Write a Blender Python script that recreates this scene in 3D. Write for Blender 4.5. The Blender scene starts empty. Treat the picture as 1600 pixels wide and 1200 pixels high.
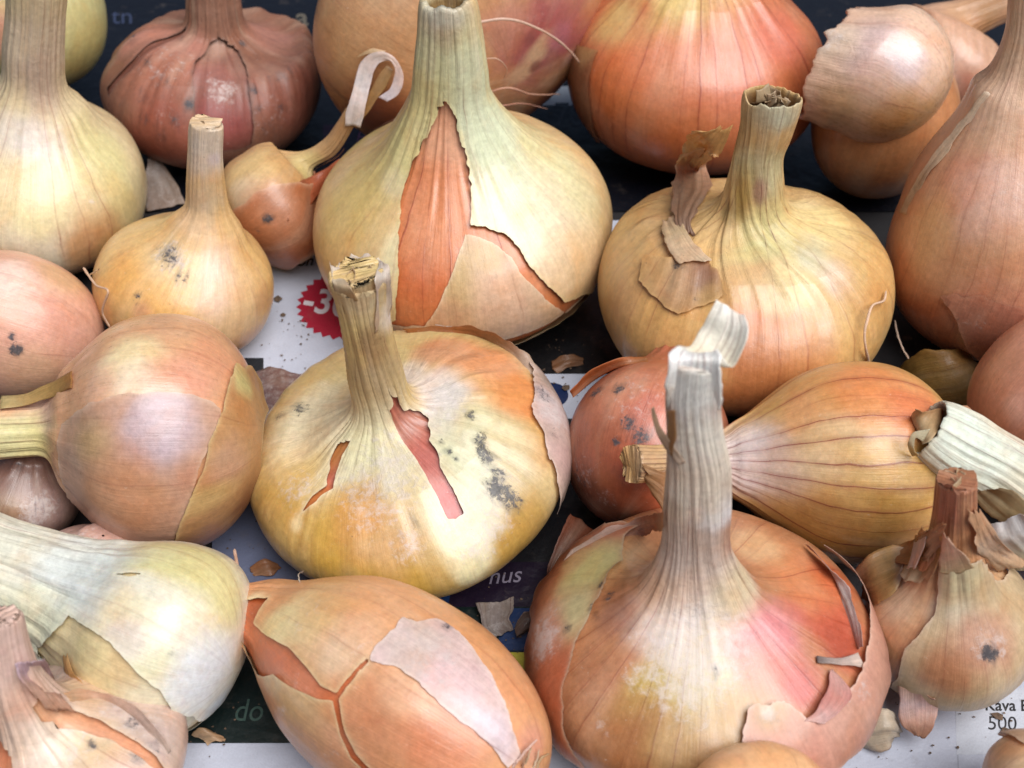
"""Onions laid out on printed leaflets, seen close up from above in soft daylight.
All builder numbers are centimetres; CM turns them into metres."""
import bpy, math, random
import numpy as np
from mathutils import Vector, Matrix

CM = 0.01
D = bpy.data
SC = bpy.context.scene
COL = SC.collection

# ------------------------------------------------------------------ camera, sky, sun, exposure
cam_d = D.cameras.new("camera")
cam = D.objects.new("camera", cam_d)
COL.objects.link(cam)
cam.location = (0, 0, 29 * CM)
cam.rotation_euler = (math.radians(90 - 47), 0, 0)
cam_d.sensor_fit = 'HORIZONTAL'
cam_d.sensor_width = 36.0
cam_d.lens = 36.0 * 2000 / 1600
cam_d.clip_start = 0.01
cam_d.clip_end = 50
cam_d.dof.use_dof = True
cam_d.dof.focus_distance = 0.335
cam_d.dof.aperture_fstop = cam_d.lens / 2.3
SC.camera = cam

SUN_EL, SUN_AZ = 63.0, 130.0           # degrees; azimuth measured clockwise from +Y
world = D.worlds.new("World")
SC.world = world
world.use_nodes = True
wn, wl = world.node_tree.nodes, world.node_tree.links
sky = wn.new('ShaderNodeTexSky')
sky.sky_type = 'NISHITA'
sky.sun_disc = False
sky.sun_elevation = math.radians(SUN_EL)
sky.sun_rotation = math.radians(SUN_AZ)
sky.air_density = 1.0
sky.dust_density = 2.5
bg = wn['Background']
bg.inputs['Strength'].default_value = 0.05
wl.new(sky.outputs[0], bg.inputs['Color'])

sun_d = D.lights.new("sun", 'SUN')
sun_d.energy = 3.8
sun_d.angle = math.radians(50)
sun_d.color = (1.0, 0.988, 0.97)
sun = D.objects.new("sun", sun_d)
COL.objects.link(sun)
_a, _e = math.radians(SUN_AZ), math.radians(SUN_EL)
_sd = Vector((math.sin(_a) * math.cos(_e), math.cos(_a) * math.cos(_e), math.sin(_e)))
sun.rotation_euler = _sd.to_track_quat('Z', 'Y').to_euler()
sun.location = _sd * 2

SC.view_settings.view_transform = 'Standard'
SC.view_settings.look = 'None'
SC.view_settings.gamma = 1
SC.view_settings.exposure = 0.22
SC.cycles.max_bounces = 8

# ------------------------------------------------------------------ numeric helpers
def vnoise(p, seed=0):
    """value noise in -1..1 on an (..., 3) array"""
    p = np.asarray(p, float)
    i = np.floor(p).astype(np.int64)
    f = p - i
    f = f * f * (3 - 2 * f)
    def h(dx, dy, dz):
        n = ((i[..., 0] + dx) * 374761393 + (i[..., 1] + dy) * 668265263 + (i[..., 2] + dz) * 1440662683 + seed * 974634777) & 0xffffffff
        n = ((n ^ (n >> 13)) * 1274126177) & 0xffffffff
        n = ((n ^ (n >> 15)) * 2246822519) & 0xffffffff
        n ^= n >> 16
        return (n & 0xffff) / 32767.5 - 1.0
    def mix(a, b, t):
        return a + (b - a) * t
    x, y, z = f[..., 0], f[..., 1], f[..., 2]
    return mix(mix(mix(h(0, 0, 0), h(1, 0, 0), x), mix(h(0, 1, 0), h(1, 1, 0), x), y),
               mix(mix(h(0, 0, 1), h(1, 0, 1), x), mix(h(0, 1, 1), h(1, 1, 1), x), y), z)

def fbm(p, seed=0, octaves=3):
    p = np.asarray(p, float)
    s, a, t = 0, 1.0, 0
    for k in range(octaves):
        s = s + a * vnoise(p * 2 ** k + 17.3 * k, seed + k)
        t += a
        a *= .5
    return s / t

def sstep(a, b, x):
    t = np.clip((x - a) / (b - a), 0, 1)
    return t * t * (3 - 2 * t)

def unit(v):
    v = np.asarray(v, float)
    return v / (np.linalg.norm(v, axis=-1, keepdims=True) + 1e-12)

def catmull(pts, n, first=None, us=None):
    """chordal Catmull-Rom through pts (k, d); n samples even in chord length; returns samples and knot parameters"""
    P = np.asarray(pts, float)
    p0 = np.asarray(first, float)[None] if first is not None else (2 * P[0] - P[1])[None]
    A = np.vstack([p0, P, 2 * P[-1] - P[-2]])
    t = np.concatenate([[0], np.cumsum(np.maximum(np.linalg.norm(np.diff(A, axis=0), axis=1), 1e-6) ** .7)])
    chord = np.concatenate([[0], np.cumsum(np.linalg.norm(np.diff(P, axis=0), axis=1))])
    want = np.linspace(0, chord[-1], n) if us is None else np.asarray(us, float)
    seg = np.clip(np.searchsorted(chord, want, side='right') - 1, 0, len(P) - 2)
    loc = (want - chord[seg]) / (chord[seg + 1] - chord[seg] + 1e-12)
    t0, t1, t2, t3 = (t[seg + k][:, None] for k in range(4))
    q0, q1, q2, q3 = (A[seg + k] for k in range(4))
    tt = t1 + (t2 - t1) * loc[:, None]
    a1 = (t1 - tt) / (t1 - t0) * q0 + (tt - t0) / (t1 - t0) * q1
    a2 = (t2 - tt) / (t2 - t1) * q1 + (tt - t1) / (t2 - t1) * q2
    a3 = (t3 - tt) / (t3 - t2) * q2 + (tt - t2) / (t3 - t2) * q3
    b1 = (t2 - tt) / (t2 - t0) * a1 + (tt - t0) / (t2 - t0) * a2
    b2 = (t3 - tt) / (t3 - t1) * a2 + (tt - t1) / (t3 - t1) * a3
    return (t2 - tt) / (t2 - t1) * b1 + (tt - t1) / (t2 - t1) * b2, chord

FLARE = [(0, 1), (.16, .985), (.3, .945), (.45, .86), (.58, .74), (.7, .60), (.8, .47), (.9, .355), (1.0, .265), (1.12, .18)]

def profile(bb, bt, rn, fl):
    """(z, r) pairs of a bulb of widest radius 1: root at -bb, dome of height bt, flaring into a neck of radius rn"""
    pts = [(-bb, 0)]
    for d in (12, 26, 42, 58, 74):
        a = math.radians(d)
        pts.append((-bb * math.cos(a) ** .92, math.sin(a) ** .96))
    for z, g in FLARE:
        g = g ** fl
        pts.append((z * bt, rn + (1 - rn) * g))
    return pts

class Shape:
    """The skin of one onion as a grid: rows run from the root to the tip of the neck, columns go round it."""
    def __init__(self, o, nth, nrow):
        self.o = o
        c, R = np.array(o['c'], float), o['R']
        ax = unit(o['ax'])
        neck = o.get('neck', [])
        prof = profile(o['bb'], o['bt'], neck[0][3] / R * 1.02 if neck else o['rn'], o.get('fl', 1.0))
        if neck:                            # the dome runs over smoothly into the neck, wherever the neck leans
            n0 = np.array(neck[0][:3])
            h0 = np.dot(n0, ax) / R
            side = n0 - ax * h0 * R
            keep = [q for q in prof if q[0] < h0 - .16]
            dn = np.array(neck[1][:3]) - n0
            ah = max(float(np.dot(dn, ax)), .35 * float(np.linalg.norm(dn)))
            lean = (dn - ax * np.dot(dn, ax)) / ah * h0 * R * .95
            lean *= min(1., 2.5 * R * .5 / (np.linalg.norm(lean) + 1e-6))
            ctl = []
            for z, r in keep:
                t = max(0., min(1., (z / h0 - .05) / .95))
                ctl.append([*(ax * z * R + side * (3 * t * t - 2 * t ** 3) + lean * (t ** 3 - t * t)), r * R, 0])
        else:
            ctl = [[*(ax * z * R), r * R, 0] for z, r in prof]
        nb = len(ctl)
        for (x, y, z, r) in neck:
            ctl.append([x, y, z, r, .05])
        ctl = np.array(ctl)
        tip_i = len(ctl) - 1
        if neck:
            d = unit(ctl[-1, :3] - ctl[-2, :3])
            e = ctl[-1].copy()
            hw = e[3]
            q = [e.copy() for _ in range(3)]
            q[0][3] = hw * .95; q[0][:3] = e[:3] - d * .02
            q[1][3] = hw * .80; q[1][:3] = e[:3] - d * min(hw * 1.5, .9)
            q[2][3] = hw * .25; q[2][:3] = e[:3] - d * min(hw * 2.4, 1.5)
            ctl = np.vstack([ctl, q])
        else:
            e = ctl[-1].copy()
            q = [e.copy() for _ in range(2)]
            q[0][:3] += ax * .25 * R * o['rn']; q[0][3] = e[3] * .7
            q[1][:3] += ax * .4 * R * o['rn']; q[1][3] = 0.02 * R
            ctl = np.vstack([ctl, q])
        first = ctl[1].copy(); first[3] *= -1
        S, chord = catmull(ctl, nrow, first)
        S[:, 3] = np.maximum(S[:, 3], 1e-4)
        self.s = np.linspace(0, chord[-1], nrow)
        self.s_neck = chord[nb - 1]
        self.s_tip = chord[tip_i]
        self.s_eq = chord[6]
        late = self.s > self.s_tip
        for q in range(4):                  # the inside of the cut neck, straight down
            S[late, q] = np.interp(self.s[late], chord[tip_i:], ctl[tip_i:, q])
        cen, rad = S[:, :3], S[:, 3]
        tan = np.gradient(cen, axis=0)
        after = self.s > self.s_tip
        tan[after] *= -1
        tan = unit(tan)
        up = self.s < self.s_tip - 1e-9
        if neck:                            # turn the cross sections slowly, so that wide ones never cross
            w = sstep(self.s_neck - .05 * R, self.s_neck + max(.5, 1.3 * neck[0][3]), self.s)[:, None]
            tan = unit(ax * (1 - w) + tan * w)
            step = self.s[1] - self.s[0]
            kk = max(1, int(.35 * neck[0][3] / step))
            ker = np.ones(2 * kk + 1) / (2 * kk + 1)
            it = int(up.sum())
            if it > 4:
                head = np.vstack([np.repeat(tan[:1], kk, 0), tan[:it], np.repeat(tan[it - 1:it], kk, 0)])
                tan[:it] = np.stack([np.convolve(head[:, q], ker, 'valid') for q in range(3)], -1)
                tan[it:] = tan[it - 1]
            tan = unit(tan)
        else:
            tan = np.repeat(ax[None], nrow, 0)
        e1 = np.array(o['front'], float)
        e1 = unit(e1 - ax * np.dot(e1, ax))
        E1 = np.zeros_like(cen)
        for k in range(nrow):
            e1 = unit(e1 - tan[k] * np.dot(e1, tan[k]))
            E1[k] = e1
        E2 = np.cross(tan, E1)
        th = np.linspace(-math.pi, math.pi, nth + 1)
        self.th = th
        ss = np.minimum(self.s, 2 * self.s_tip - self.s)
        tw = o.get('twist', 0) * sstep(self.s_neck - .2 * R, self.s_tip, ss)
        thf = th[None, :] + tw[:, None]
        self.fib = np.stack([np.cos(thf), np.sin(thf), np.repeat(ss[:, None], nth + 1, 1)], -1)
        sd = o['seed']
        inneck = sstep(self.s_neck - .55 * R, self.s_neck + .35 * R, ss)[:, None]
        k = o.get('ridge_k', 3.2)
        q = np.stack([np.cos(thf) * k, np.sin(thf) * k, np.repeat(ss[:, None] / R * .35, nth + 1, 1)], -1)
        rid = vnoise(q, sd + 5)
        rid = 1 - 2.2 * np.abs(rid) + .5 * vnoise(q * 2.3, sd + 6)
        amp = o.get('ridge', .075)
        rid = .75 * rid + .45 * (1 - 2.2 * np.abs(vnoise(q * 2.6, sd + 8)))
        lum = fbm(np.stack([np.cos(th)[None] * 1.1 + 0 * ss[:, None], np.sin(th)[None] * 1.1 + 0 * ss[:, None], np.repeat(ss[:, None] / R * 1.1, nth + 1, 1)], -1), sd + 11, 2)
        fine = fbm(self.fib * np.array([7, 7, 1.2 / R * 2]), sd + 21, 2)
        calm = 1 - .7 * np.exp(-((self.s - self.s_tip) / (.9 * o['neck'][-1][3])) ** 2)[:, None] if neck else 1
        mul = 1 + inneck * amp * rid * calm + o.get('lump', .032) * lum + .011 * (1 - inneck) * vnoise(np.stack([np.cos(th)[None] * 2.6 + 0 * ss[:, None], np.sin(th)[None] * 2.6 + 0 * ss[:, None], np.repeat(ss[:, None] / R * .5, nth + 1, 1)], -1), sd + 14) + (.004 + .01 * inneck) * fine
        flat = 1 - (1 - o.get('flat', .8)) * inneck[:, 0] * (1 if neck else 0)
        self.rad = rad
        self.dir = (np.cos(th)[None, :, None] * E1[:, None] * flat[:, None, None] + np.sin(th)[None, :, None] * E2[:, None])
        P = cen[:, None] + self.dir * (rad[:, None] * mul)[..., None]
        if neck:
            near = np.exp(-((self.s - self.s_tip) / (.28 * max(.5, neck[-1][3]))) ** 2)[:, None]
            rag = (.4 * vnoise(np.stack([np.cos(th) * .9, np.sin(th) * .9, 0 * th], -1), sd + 30) + .8 * fbm(np.stack([np.cos(th) * 3.1, np.sin(th) * 3.1, 0 * th], -1), sd + 31, 4))[None]
            P = P + tan[:, None] * (near * rag * o.get('rag', .2))[..., None]
        self.P = P
        n = np.cross(np.gradient(P, axis=1), np.gradient(P, axis=0))
        n[:, 0] = n[:, -1] = unit(n[:, 0] + n[:, -1]) if True else n[:, 0]
        self.N = unit(n)
        self.N[:2] = -ax
        self.cen = cen
        self.merid = unit(np.gradient(P, axis=0))
# ------------------------------------------------------------------ materials
class NT:
    """tiny helper that wires shader nodes"""
    def __init__(self, name):
        self.m = D.materials.new(name)
        self.m.use_nodes = True
        self.t = self.m.node_tree
        self.t.nodes.clear()
    def n(self, kind, ins=None, out=0, **props):
        nd = self.t.nodes.new('ShaderNode' + kind)
        for k, v in props.items():
            setattr(nd, k, v)
        for k, v in (ins or {}).items():
            self.put(nd.inputs[k], v)
        self.last = nd
        return nd.outputs[out] if len(nd.outputs) else None
    def put(self, sock, v):
        if hasattr(v, 'is_output'):
            self.t.links.new(v, sock)
        else:
            sock.default_value = v
    def attr(self, name, out='Vector'):
        return self.n('Attribute', attribute_name=name, out=out)
    def m2(self, op, a, b=0.0, c=None, clamp=False):
        ins = {0: a, 1: b}
        if c is not None:
            ins[2] = c
        return self.n('Math', ins, operation=op, use_clamp=clamp)
    def vm(self, op, a, b):
        return self.n('VectorMath', {0: a, 1: b}, operation=op)
    def noise(self, vec, scale, detail=2.0, rough=.5, dist=0.0):
        return self.n('TexNoise', {'Vector': vec, 'Scale': scale, 'Detail': detail, 'Roughness': rough, 'Distortion': dist})
    def step(self, x, a, b):
        return self.n('MapRange', {'Value': x, 'From Min': a, 'From Max': b}, interpolation_type='SMOOTHSTEP')
    def lin(self, x, a, b, c, d):
        return self.n('MapRange', {'Value': x, 'From Min': a, 'From Max': b, 'To Min': c, 'To Max': d})
    def mix(self, f, a, b, blend='MIX'):
        nd = self.t.nodes.new('ShaderNodeMix')
        nd.data_type = 'RGBA'
        nd.blend_type = blend
        nd.clamp_factor = True
        self.put(nd.inputs[0], f); self.put(nd.inputs[6], a); self.put(nd.inputs[7], b)
        return nd.outputs[2]

def lin3(c):
    c = np.asarray(c, float) / 255
    return np.where(c < .04045, c / 12.92, ((c + .055) / 1.055) ** 2.4)

def skin_material(name, translucent=0.0, rough=.40, bump=.4, fibre=1.0, sss=0.0):
    k = NT(name)
    tint = k.attr('tint', 'Color')
    fib = k.attr('fib')
    wear = k.n('SeparateXYZ', {0: k.attr('wear')})
    wn_ = k.last
    mould, dust, vein = wn_.outputs[0], wn_.outputs[1], wn_.outputs[2]
    k.n('SeparateXYZ', {0: k.attr('uvn')})
    us = k.last
    u, seed, matt = us.outputs[0], us.outputs[1], us.outputs[2]
    obj = k.vm('ADD', k.vm('MULTIPLY', k.n('TexCoord', out='Object'), (100, 100, 100)), k.n('CombineXYZ', {0: seed, 1: k.m2('MULTIPLY', seed, 3.7), 2: 0.0}))
    fo = k.vm('ADD', fib, k.n('CombineXYZ', {0: 0.0, 1: 0.0, 2: k.m2('MULTIPLY', seed, 1.31)}))
    f1 = k.noise(k.vm('MULTIPLY', fo, (9, 9, .4)), 1.0, 5, .65, .3)
    f2 = k.noise(k.vm('MULTIPLY', fo, (48, 48, .7)), 1.0, 3, .65)
    f3 = k.noise(k.vm('MULTIPLY', fo, (2.2, 2.2, .35)), 1.0, 2, .5)
    blot = k.noise(obj, .75, 4, .6, .6)
    fine = k.noise(obj, 5.5, 6, .7)
    c = tint
    c = k.mix(k.m2('MULTIPLY', k.step(blot, .45, .72), .45), c, k.mix(1.0, c, (1.02, .80, .62, 1), 'MULTIPLY'))
    c = k.mix(k.m2('MULTIPLY', k.step(f3, .5, .78), .38), c, k.mix(.5, c, (.70, .58, .42, 1)))
    s = k.lin(f1, .25, .75, 1 - .075 * fibre, 1 + .075 * fibre)
    c = k.mix(1.0, c, k.n('CombineColor', {0: s, 1: s, 2: k.m2('POWER', s, 1.35)}), 'MULTIPLY')
    s = k.lin(f2, .25, .75, 1 - .075 * fibre, 1 + .075 * fibre)
    c = k.mix(1.0, c, k.n('CombineColor', {0: s, 1: s, 2: s}), 'MULTIPLY')
    mot = k.noise(obj, 2.2, 5, .7, .4)
    c = k.mix(k.m2('MULTIPLY', k.step(mot, .5, .75), .30), c, k.mix(1.0, c, (.93, .78, .86, 1), 'MULTIPLY'))
    c = k.mix(k.m2('MULTIPLY', k.step(k.noise(obj, 1.3, 5, .7), .54, .74), .28), c, k.mix(1.0, c, (.80, .62, .50, 1), 'MULTIPLY'))
    s = k.lin(fine, .25, .75, .82, 1.18)
    c = k.mix(1.0, c, k.n('CombineColor', {0: s, 1: s, 2: s}), 'MULTIPLY')
    # veins run from root to neck
    vx = k.m2('ADD', u, k.m2('MULTIPLY', k.m2('SUBTRACT', k.noise(k.vm('MULTIPLY', fo, (1.6, 1.6, .45)), 1.0, 3), .5), .8))
    fr = k.m2('ABSOLUTE', k.m2('SUBTRACT', k.m2('FRACT', vx), .5))
    rnd = k.n('TexWhiteNoise', {'W': k.m2('ADD', k.m2('FLOOR', vx), seed)}, noise_dimensions='1D')
    rn2 = k.n('TexWhiteNoise', {'W': k.m2('ADD', k.m2('FLOOR', vx), k.m2('MULTIPLY', seed, 2.3))}, noise_dimensions='1D')
    wid = k.m2('ADD', .035, k.m2('MULTIPLY', rn2, .07))
    line = k.m2('SUBTRACT', 1.0, k.n('MapRange', {'Value': fr, 'From Min': 0.0, 'From Max': wid}, interpolation_type='SMOOTHSTEP'))
    halo = k.m2('MULTIPLY', k.m2('SUBTRACT', 1.0, k.step(fr, 0.0, .3)), .25)
    gap = k.lin(k.noise(k.vm('MULTIPLY', fo, (9, 9, .8)), 1.0, 2), .35, .6, .3, 1.0)
    line = k.m2('MULTIPLY', k.m2('MAXIMUM', line, halo), k.m2('MULTIPLY', gap, k.m2('MULTIPLY', k.step(rnd, .15, .6), k.m2('MULTIPLY', vein, 1.25))), clamp=True)
    c = k.mix(k.m2('MULTIPLY', line, .95), c, k.mix(1.0, c, (.46, .23, .24, 1), 'MULTIPLY'))
    # dry dust and scuffs
    dm = k.step(k.m2('ADD', k.m2('MULTIPLY', k.noise(obj, 4.6, 8, .72, .4), .8), k.m2('MULTIPLY', dust, .36)), .56, .78)
    dm = k.m2('MULTIPLY', dm, k.step(dust, .02, .5))
    c = k.mix(k.m2('MULTIPLY', dm, .6), c, (.66, .58, .55, 1))
    scuff = k.m2('MULTIPLY', k.step(k.noise(k.vm('MULTIPLY', obj, (1, 1, 1.7)), 6.5, 5, .75, 1.2), .63, .74), .42)
    c = k.mix(scuff, c, (.74, .66, .56, 1))
    # specks of soil and soot
    vd = k.n('TexVoronoi', {'Vector': obj, 'Scale': 5.0, 'Randomness': 1.0}, out='Distance')
    vc = k.n('SeparateColor', {0: k.last.outputs['Color']})
    rr = k.m2('MULTIPLY', k.step(vc, .72, 1.0), k.lin(fine, .3, .7, .04, .20))
    spot = k.m2('SUBTRACT', 1.0, k.n('MapRange', {'Value': vd, 'From Min': k.m2('MULTIPLY', rr, .4), 'From Max': k.m2('ADD', rr, .004)}))
    spot = k.m2('MULTIPLY', k.m2('MULTIPLY', spot, k.step(vc, .72, .8)), k.step(blot, .5, .6))
    c = k.mix(k.m2('MULTIPLY', spot, .55), c, (.10, .06, .04, 1))
    mf = k.m2('ADD', k.m2('MULTIPLY', k.noise(obj, 6.5, 8, .75, .5), .85), k.m2('MULTIPLY', mould, .5))
    sf = k.m2('ADD', k.m2('MULTIPLY', k.noise(k.vm('ADD', k.vm('MULTIPLY', fo, (13, 13, 1.6)), k.vm('MULTIPLY', obj, (.6, .6, .6))), 1.0, 5, .65), .85), k.m2('MULTIPLY', mould, .42))
    soot = k.m2('MULTIPLY', k.step(sf, .5, .86), k.step(mould, .02, .4))
    c = k.mix(k.m2('MULTIPLY', soot, .75), c, k.mix(1.0, c, (.34, .36, .42, 1), 'MULTIPLY'))
    mm = k.m2('MULTIPLY', k.step(mf, .70, .82), k.step(mould, .02, .3))
    c = k.mix(k.m2('MULTIPLY', mm, .88), c, k.mix(k.step(k.noise(obj, 9, 4, .7), .45, .62), (.035, .036, .046, 1), (.09, .085, .09, 1)))
    r = k.m2('ADD', k.m2('ADD', matt, k.lin(k.m2('ADD', k.m2('MULTIPLY', fine, .5), k.m2('MULTIPLY', f2, .5)), .3, .7, rough - .08, rough + .2)), k.m2('ADD', k.m2('MULTIPLY', dm, .3), k.m2('MULTIPLY', mm, .3)), clamp=True)
    wr = k.noise(k.vm('MULTIPLY', obj, (1, 1, .8)), 1.6, 5, .6, 1.5)
    h = k.m2('ADD', k.m2('MULTIPLY', f1, .22), k.m2('ADD', k.m2('MULTIPLY', f2, .35), k.m2('MULTIPLY', wr, .4)))
    h = k.m2('ADD', h, k.m2('ADD', k.m2('MULTIPLY', line, .35), k.m2('MULTIPLY', fine, .35)))
    h = k.m2('ADD', h, k.m2('MULTIPLY', k.m2('ADD', mm, dm), .25))
    b = k.n('Bump', {'Height': h, 'Strength': bump, 'Distance': .0011})
    p = k.n('BsdfPrincipled', {'Base Color': c, 'Roughness': r, 'Normal': b, 'Specular IOR Level': .6, 'Coat Weight': k.m2('MULTIPLY', k.step(k.m2('ADD', k.m2('MULTIPLY', mot, .5), k.m2('MULTIPLY', f1, .5)), .30, .60), k.m2('SUBTRACT', .40, matt), clamp=True), 'Coat Roughness': .17})
    pb = k.last
    if sss:
        pb.inputs['Subsurface Weight'].default_value = sss
        pb.inputs['Subsurface Radius'].default_value = (1.0, .45, .2)
        pb.inputs['Subsurface Scale'].default_value = .004
    if translucent:
        tr = k.n('BsdfTranslucent', {'Color': k.mix(1.0, c, (1.0, .84, .62, 1), 'MULTIPLY'), 'Normal': b})
        p = k.n('MixShader', {0: translucent, 1: p, 2: tr})
    k.n('OutputMaterial', {0: p})
    return k.m

MAT = {
    'skin': skin_material('onion_skin', rough=.33, sss=.10, bump=.26),
    'thin': skin_material('onion_thin_skin', translucent=.2, rough=.36, bump=.3),
    'neck': skin_material('onion_neck', translucent=0, rough=.58, bump=.6, fibre=1.15),
    'peel': skin_material('onion_dry_peel', translucent=.42, rough=.42, bump=.45, fibre=1.1),
}

def plain(name, col, rough=.6, grain=.12, scale=300):
    k = NT(name)
    o = k.n('TexCoord', out='Object')
    f = k.lin(k.noise(o, scale, 4, .6), .3, .7, 1 - grain, 1 + grain)
    l = lin3(col)
    c = k.mix(1.0, (*l, 1), k.n('CombineColor', {0: f, 1: f, 2: f}), 'MULTIPLY')
    k.n('BsdfPrincipled', {'Base Color': c, 'Roughness': rough})
    p = k.last.outputs[0]
    k.n('OutputMaterial', {0: p})
    return k.m

# ------------------------------------------------------------------ mesh writing
def write_mesh(name, cols, faces, mat, parent, normals=True):
    """cols: dict of per-vertex arrays in cm (P, N, tint, wear, fib, uvn); faces: list of int arrays of shape (n, 3) or (n, 4)"""
    me = D.meshes.new(name)
    P = cols['P'] * CM
    me.vertices.add(len(P))
    me.vertices.foreach_set('co', P.astype(np.float32).ravel())
    idx = np.concatenate([f.ravel() for f in faces if len(f)]).astype(np.int32)
    tot = np.concatenate([np.full(len(f), f.shape[1], np.int32) for f in faces if len(f)])
    me.loops.add(len(idx))
    me.polygons.add(len(tot))
    me.polygons.foreach_set('loop_start', np.concatenate([[0], np.cumsum(tot)[:-1]]).astype(np.int32))
    me.loops.foreach_set('vertex_index', idx)
    me.update(calc_edges=True)
    me.validate()
    me.polygons.foreach_set('use_smooth', np.ones(len(me.polygons), bool))
    a = me.attributes.new('tint', 'FLOAT_COLOR', 'POINT')
    a.data.foreach_set('color', np.concatenate([cols['tint'], np.ones((len(P), 1))], 1).astype(np.float32).ravel())
    for nm in ('wear', 'fib', 'uvn'):
        a = me.attributes.new(nm, 'FLOAT_VECTOR', 'POINT')
        a.data.foreach_set('vector', cols[nm].astype(np.float32).ravel())
    if normals:
        me.normals_split_custom_set_from_vertices(cols['N'].astype(np.float32).tolist())
    me.materials.append(mat)
    ob = D.objects.new(name, me)
    COL.objects.link(ob)
    ob.parent = parent
    return ob

def poly_dist(theta, s, r, poly):
    """signed distance (cm) to a patch outline given as (angle, run) pairs; negative inside"""
    p = np.array(poly, float)
    mid = p[:, 0].mean()
    dth = (theta - mid + math.pi) % (2 * math.pi) - math.pi
    x, y = dth * r, s
    best = np.full(x.shape, 1e9)
    ins = np.zeros(x.shape, bool)
    for k in range(len(p)):
        ax_, ay = (p[k, 0] - mid) * r, p[k, 1]
        bx, by = (p[(k + 1) % len(p), 0] - mid) * r, p[(k + 1) % len(p), 1]
        ex, ey = bx - ax_, by - ay
        t = np.clip(((x - ax_) * ex + (y - ay) * ey) / (ex * ex + ey * ey + 1e-12), 0, 1)
        best = np.minimum(best, (x - ax_ - ex * t) ** 2 + (y - ay - ey * t) ** 2)
        cr = (ay > y) != (by > y)
        ins ^= cr & (x < (bx - ax_) * (y - ay) / (by - ay + 1e-12) + ax_)
    d = np.sqrt(best)
    return np.where(ins, -d, d)

def paint(P, fib, merid, base, blobs, seed, vein):
    tint = np.tile(lin3(base), P.shape[:-1] + (1,))
    wear = np.zeros(P.shape)
    wear[..., 2] = vein
    nz = fbm(P * .9, seed + 40, 4)
    n2 = fbm(np.concatenate([fib[..., :2] * 6, fib[..., 2:] * .5], -1), seed + 50, 3)
    for b in blobs:
        kind, pos, rad, val, st, kk = b
        d = P - np.array(pos)
        d2 = (d ** 2).sum(-1)
        if kk > 1:
            j = np.unravel_index(d2.argmin(), d2.shape)
            al = d @ merid[j]
            d2 = np.maximum(d2 - (1 - 1 / kk ** 2) * al ** 2, 0)
        q = np.sqrt(d2) / rad
        if kind == 'c':
            w = st * sstep(1.25, .35, q + .42 * nz + .16 * n2)
            tint = tint + (lin3(val) - tint) * w[..., None]
        else:
            w = st * sstep(1.2, .1, q + .3 * nz)
            ch = {'m': 0, 'd': 1, 'v': 2}[kind]
            wear[..., ch] = np.maximum(wear[..., ch], w)
    g = tint @ np.array([.25, .6, .15])
    tint = np.clip(g[..., None] + (tint - g[..., None]) * .97, .004, .95) * .94   # pigments and painted highlights were noted a little too vivid
    return tint, wear

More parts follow.
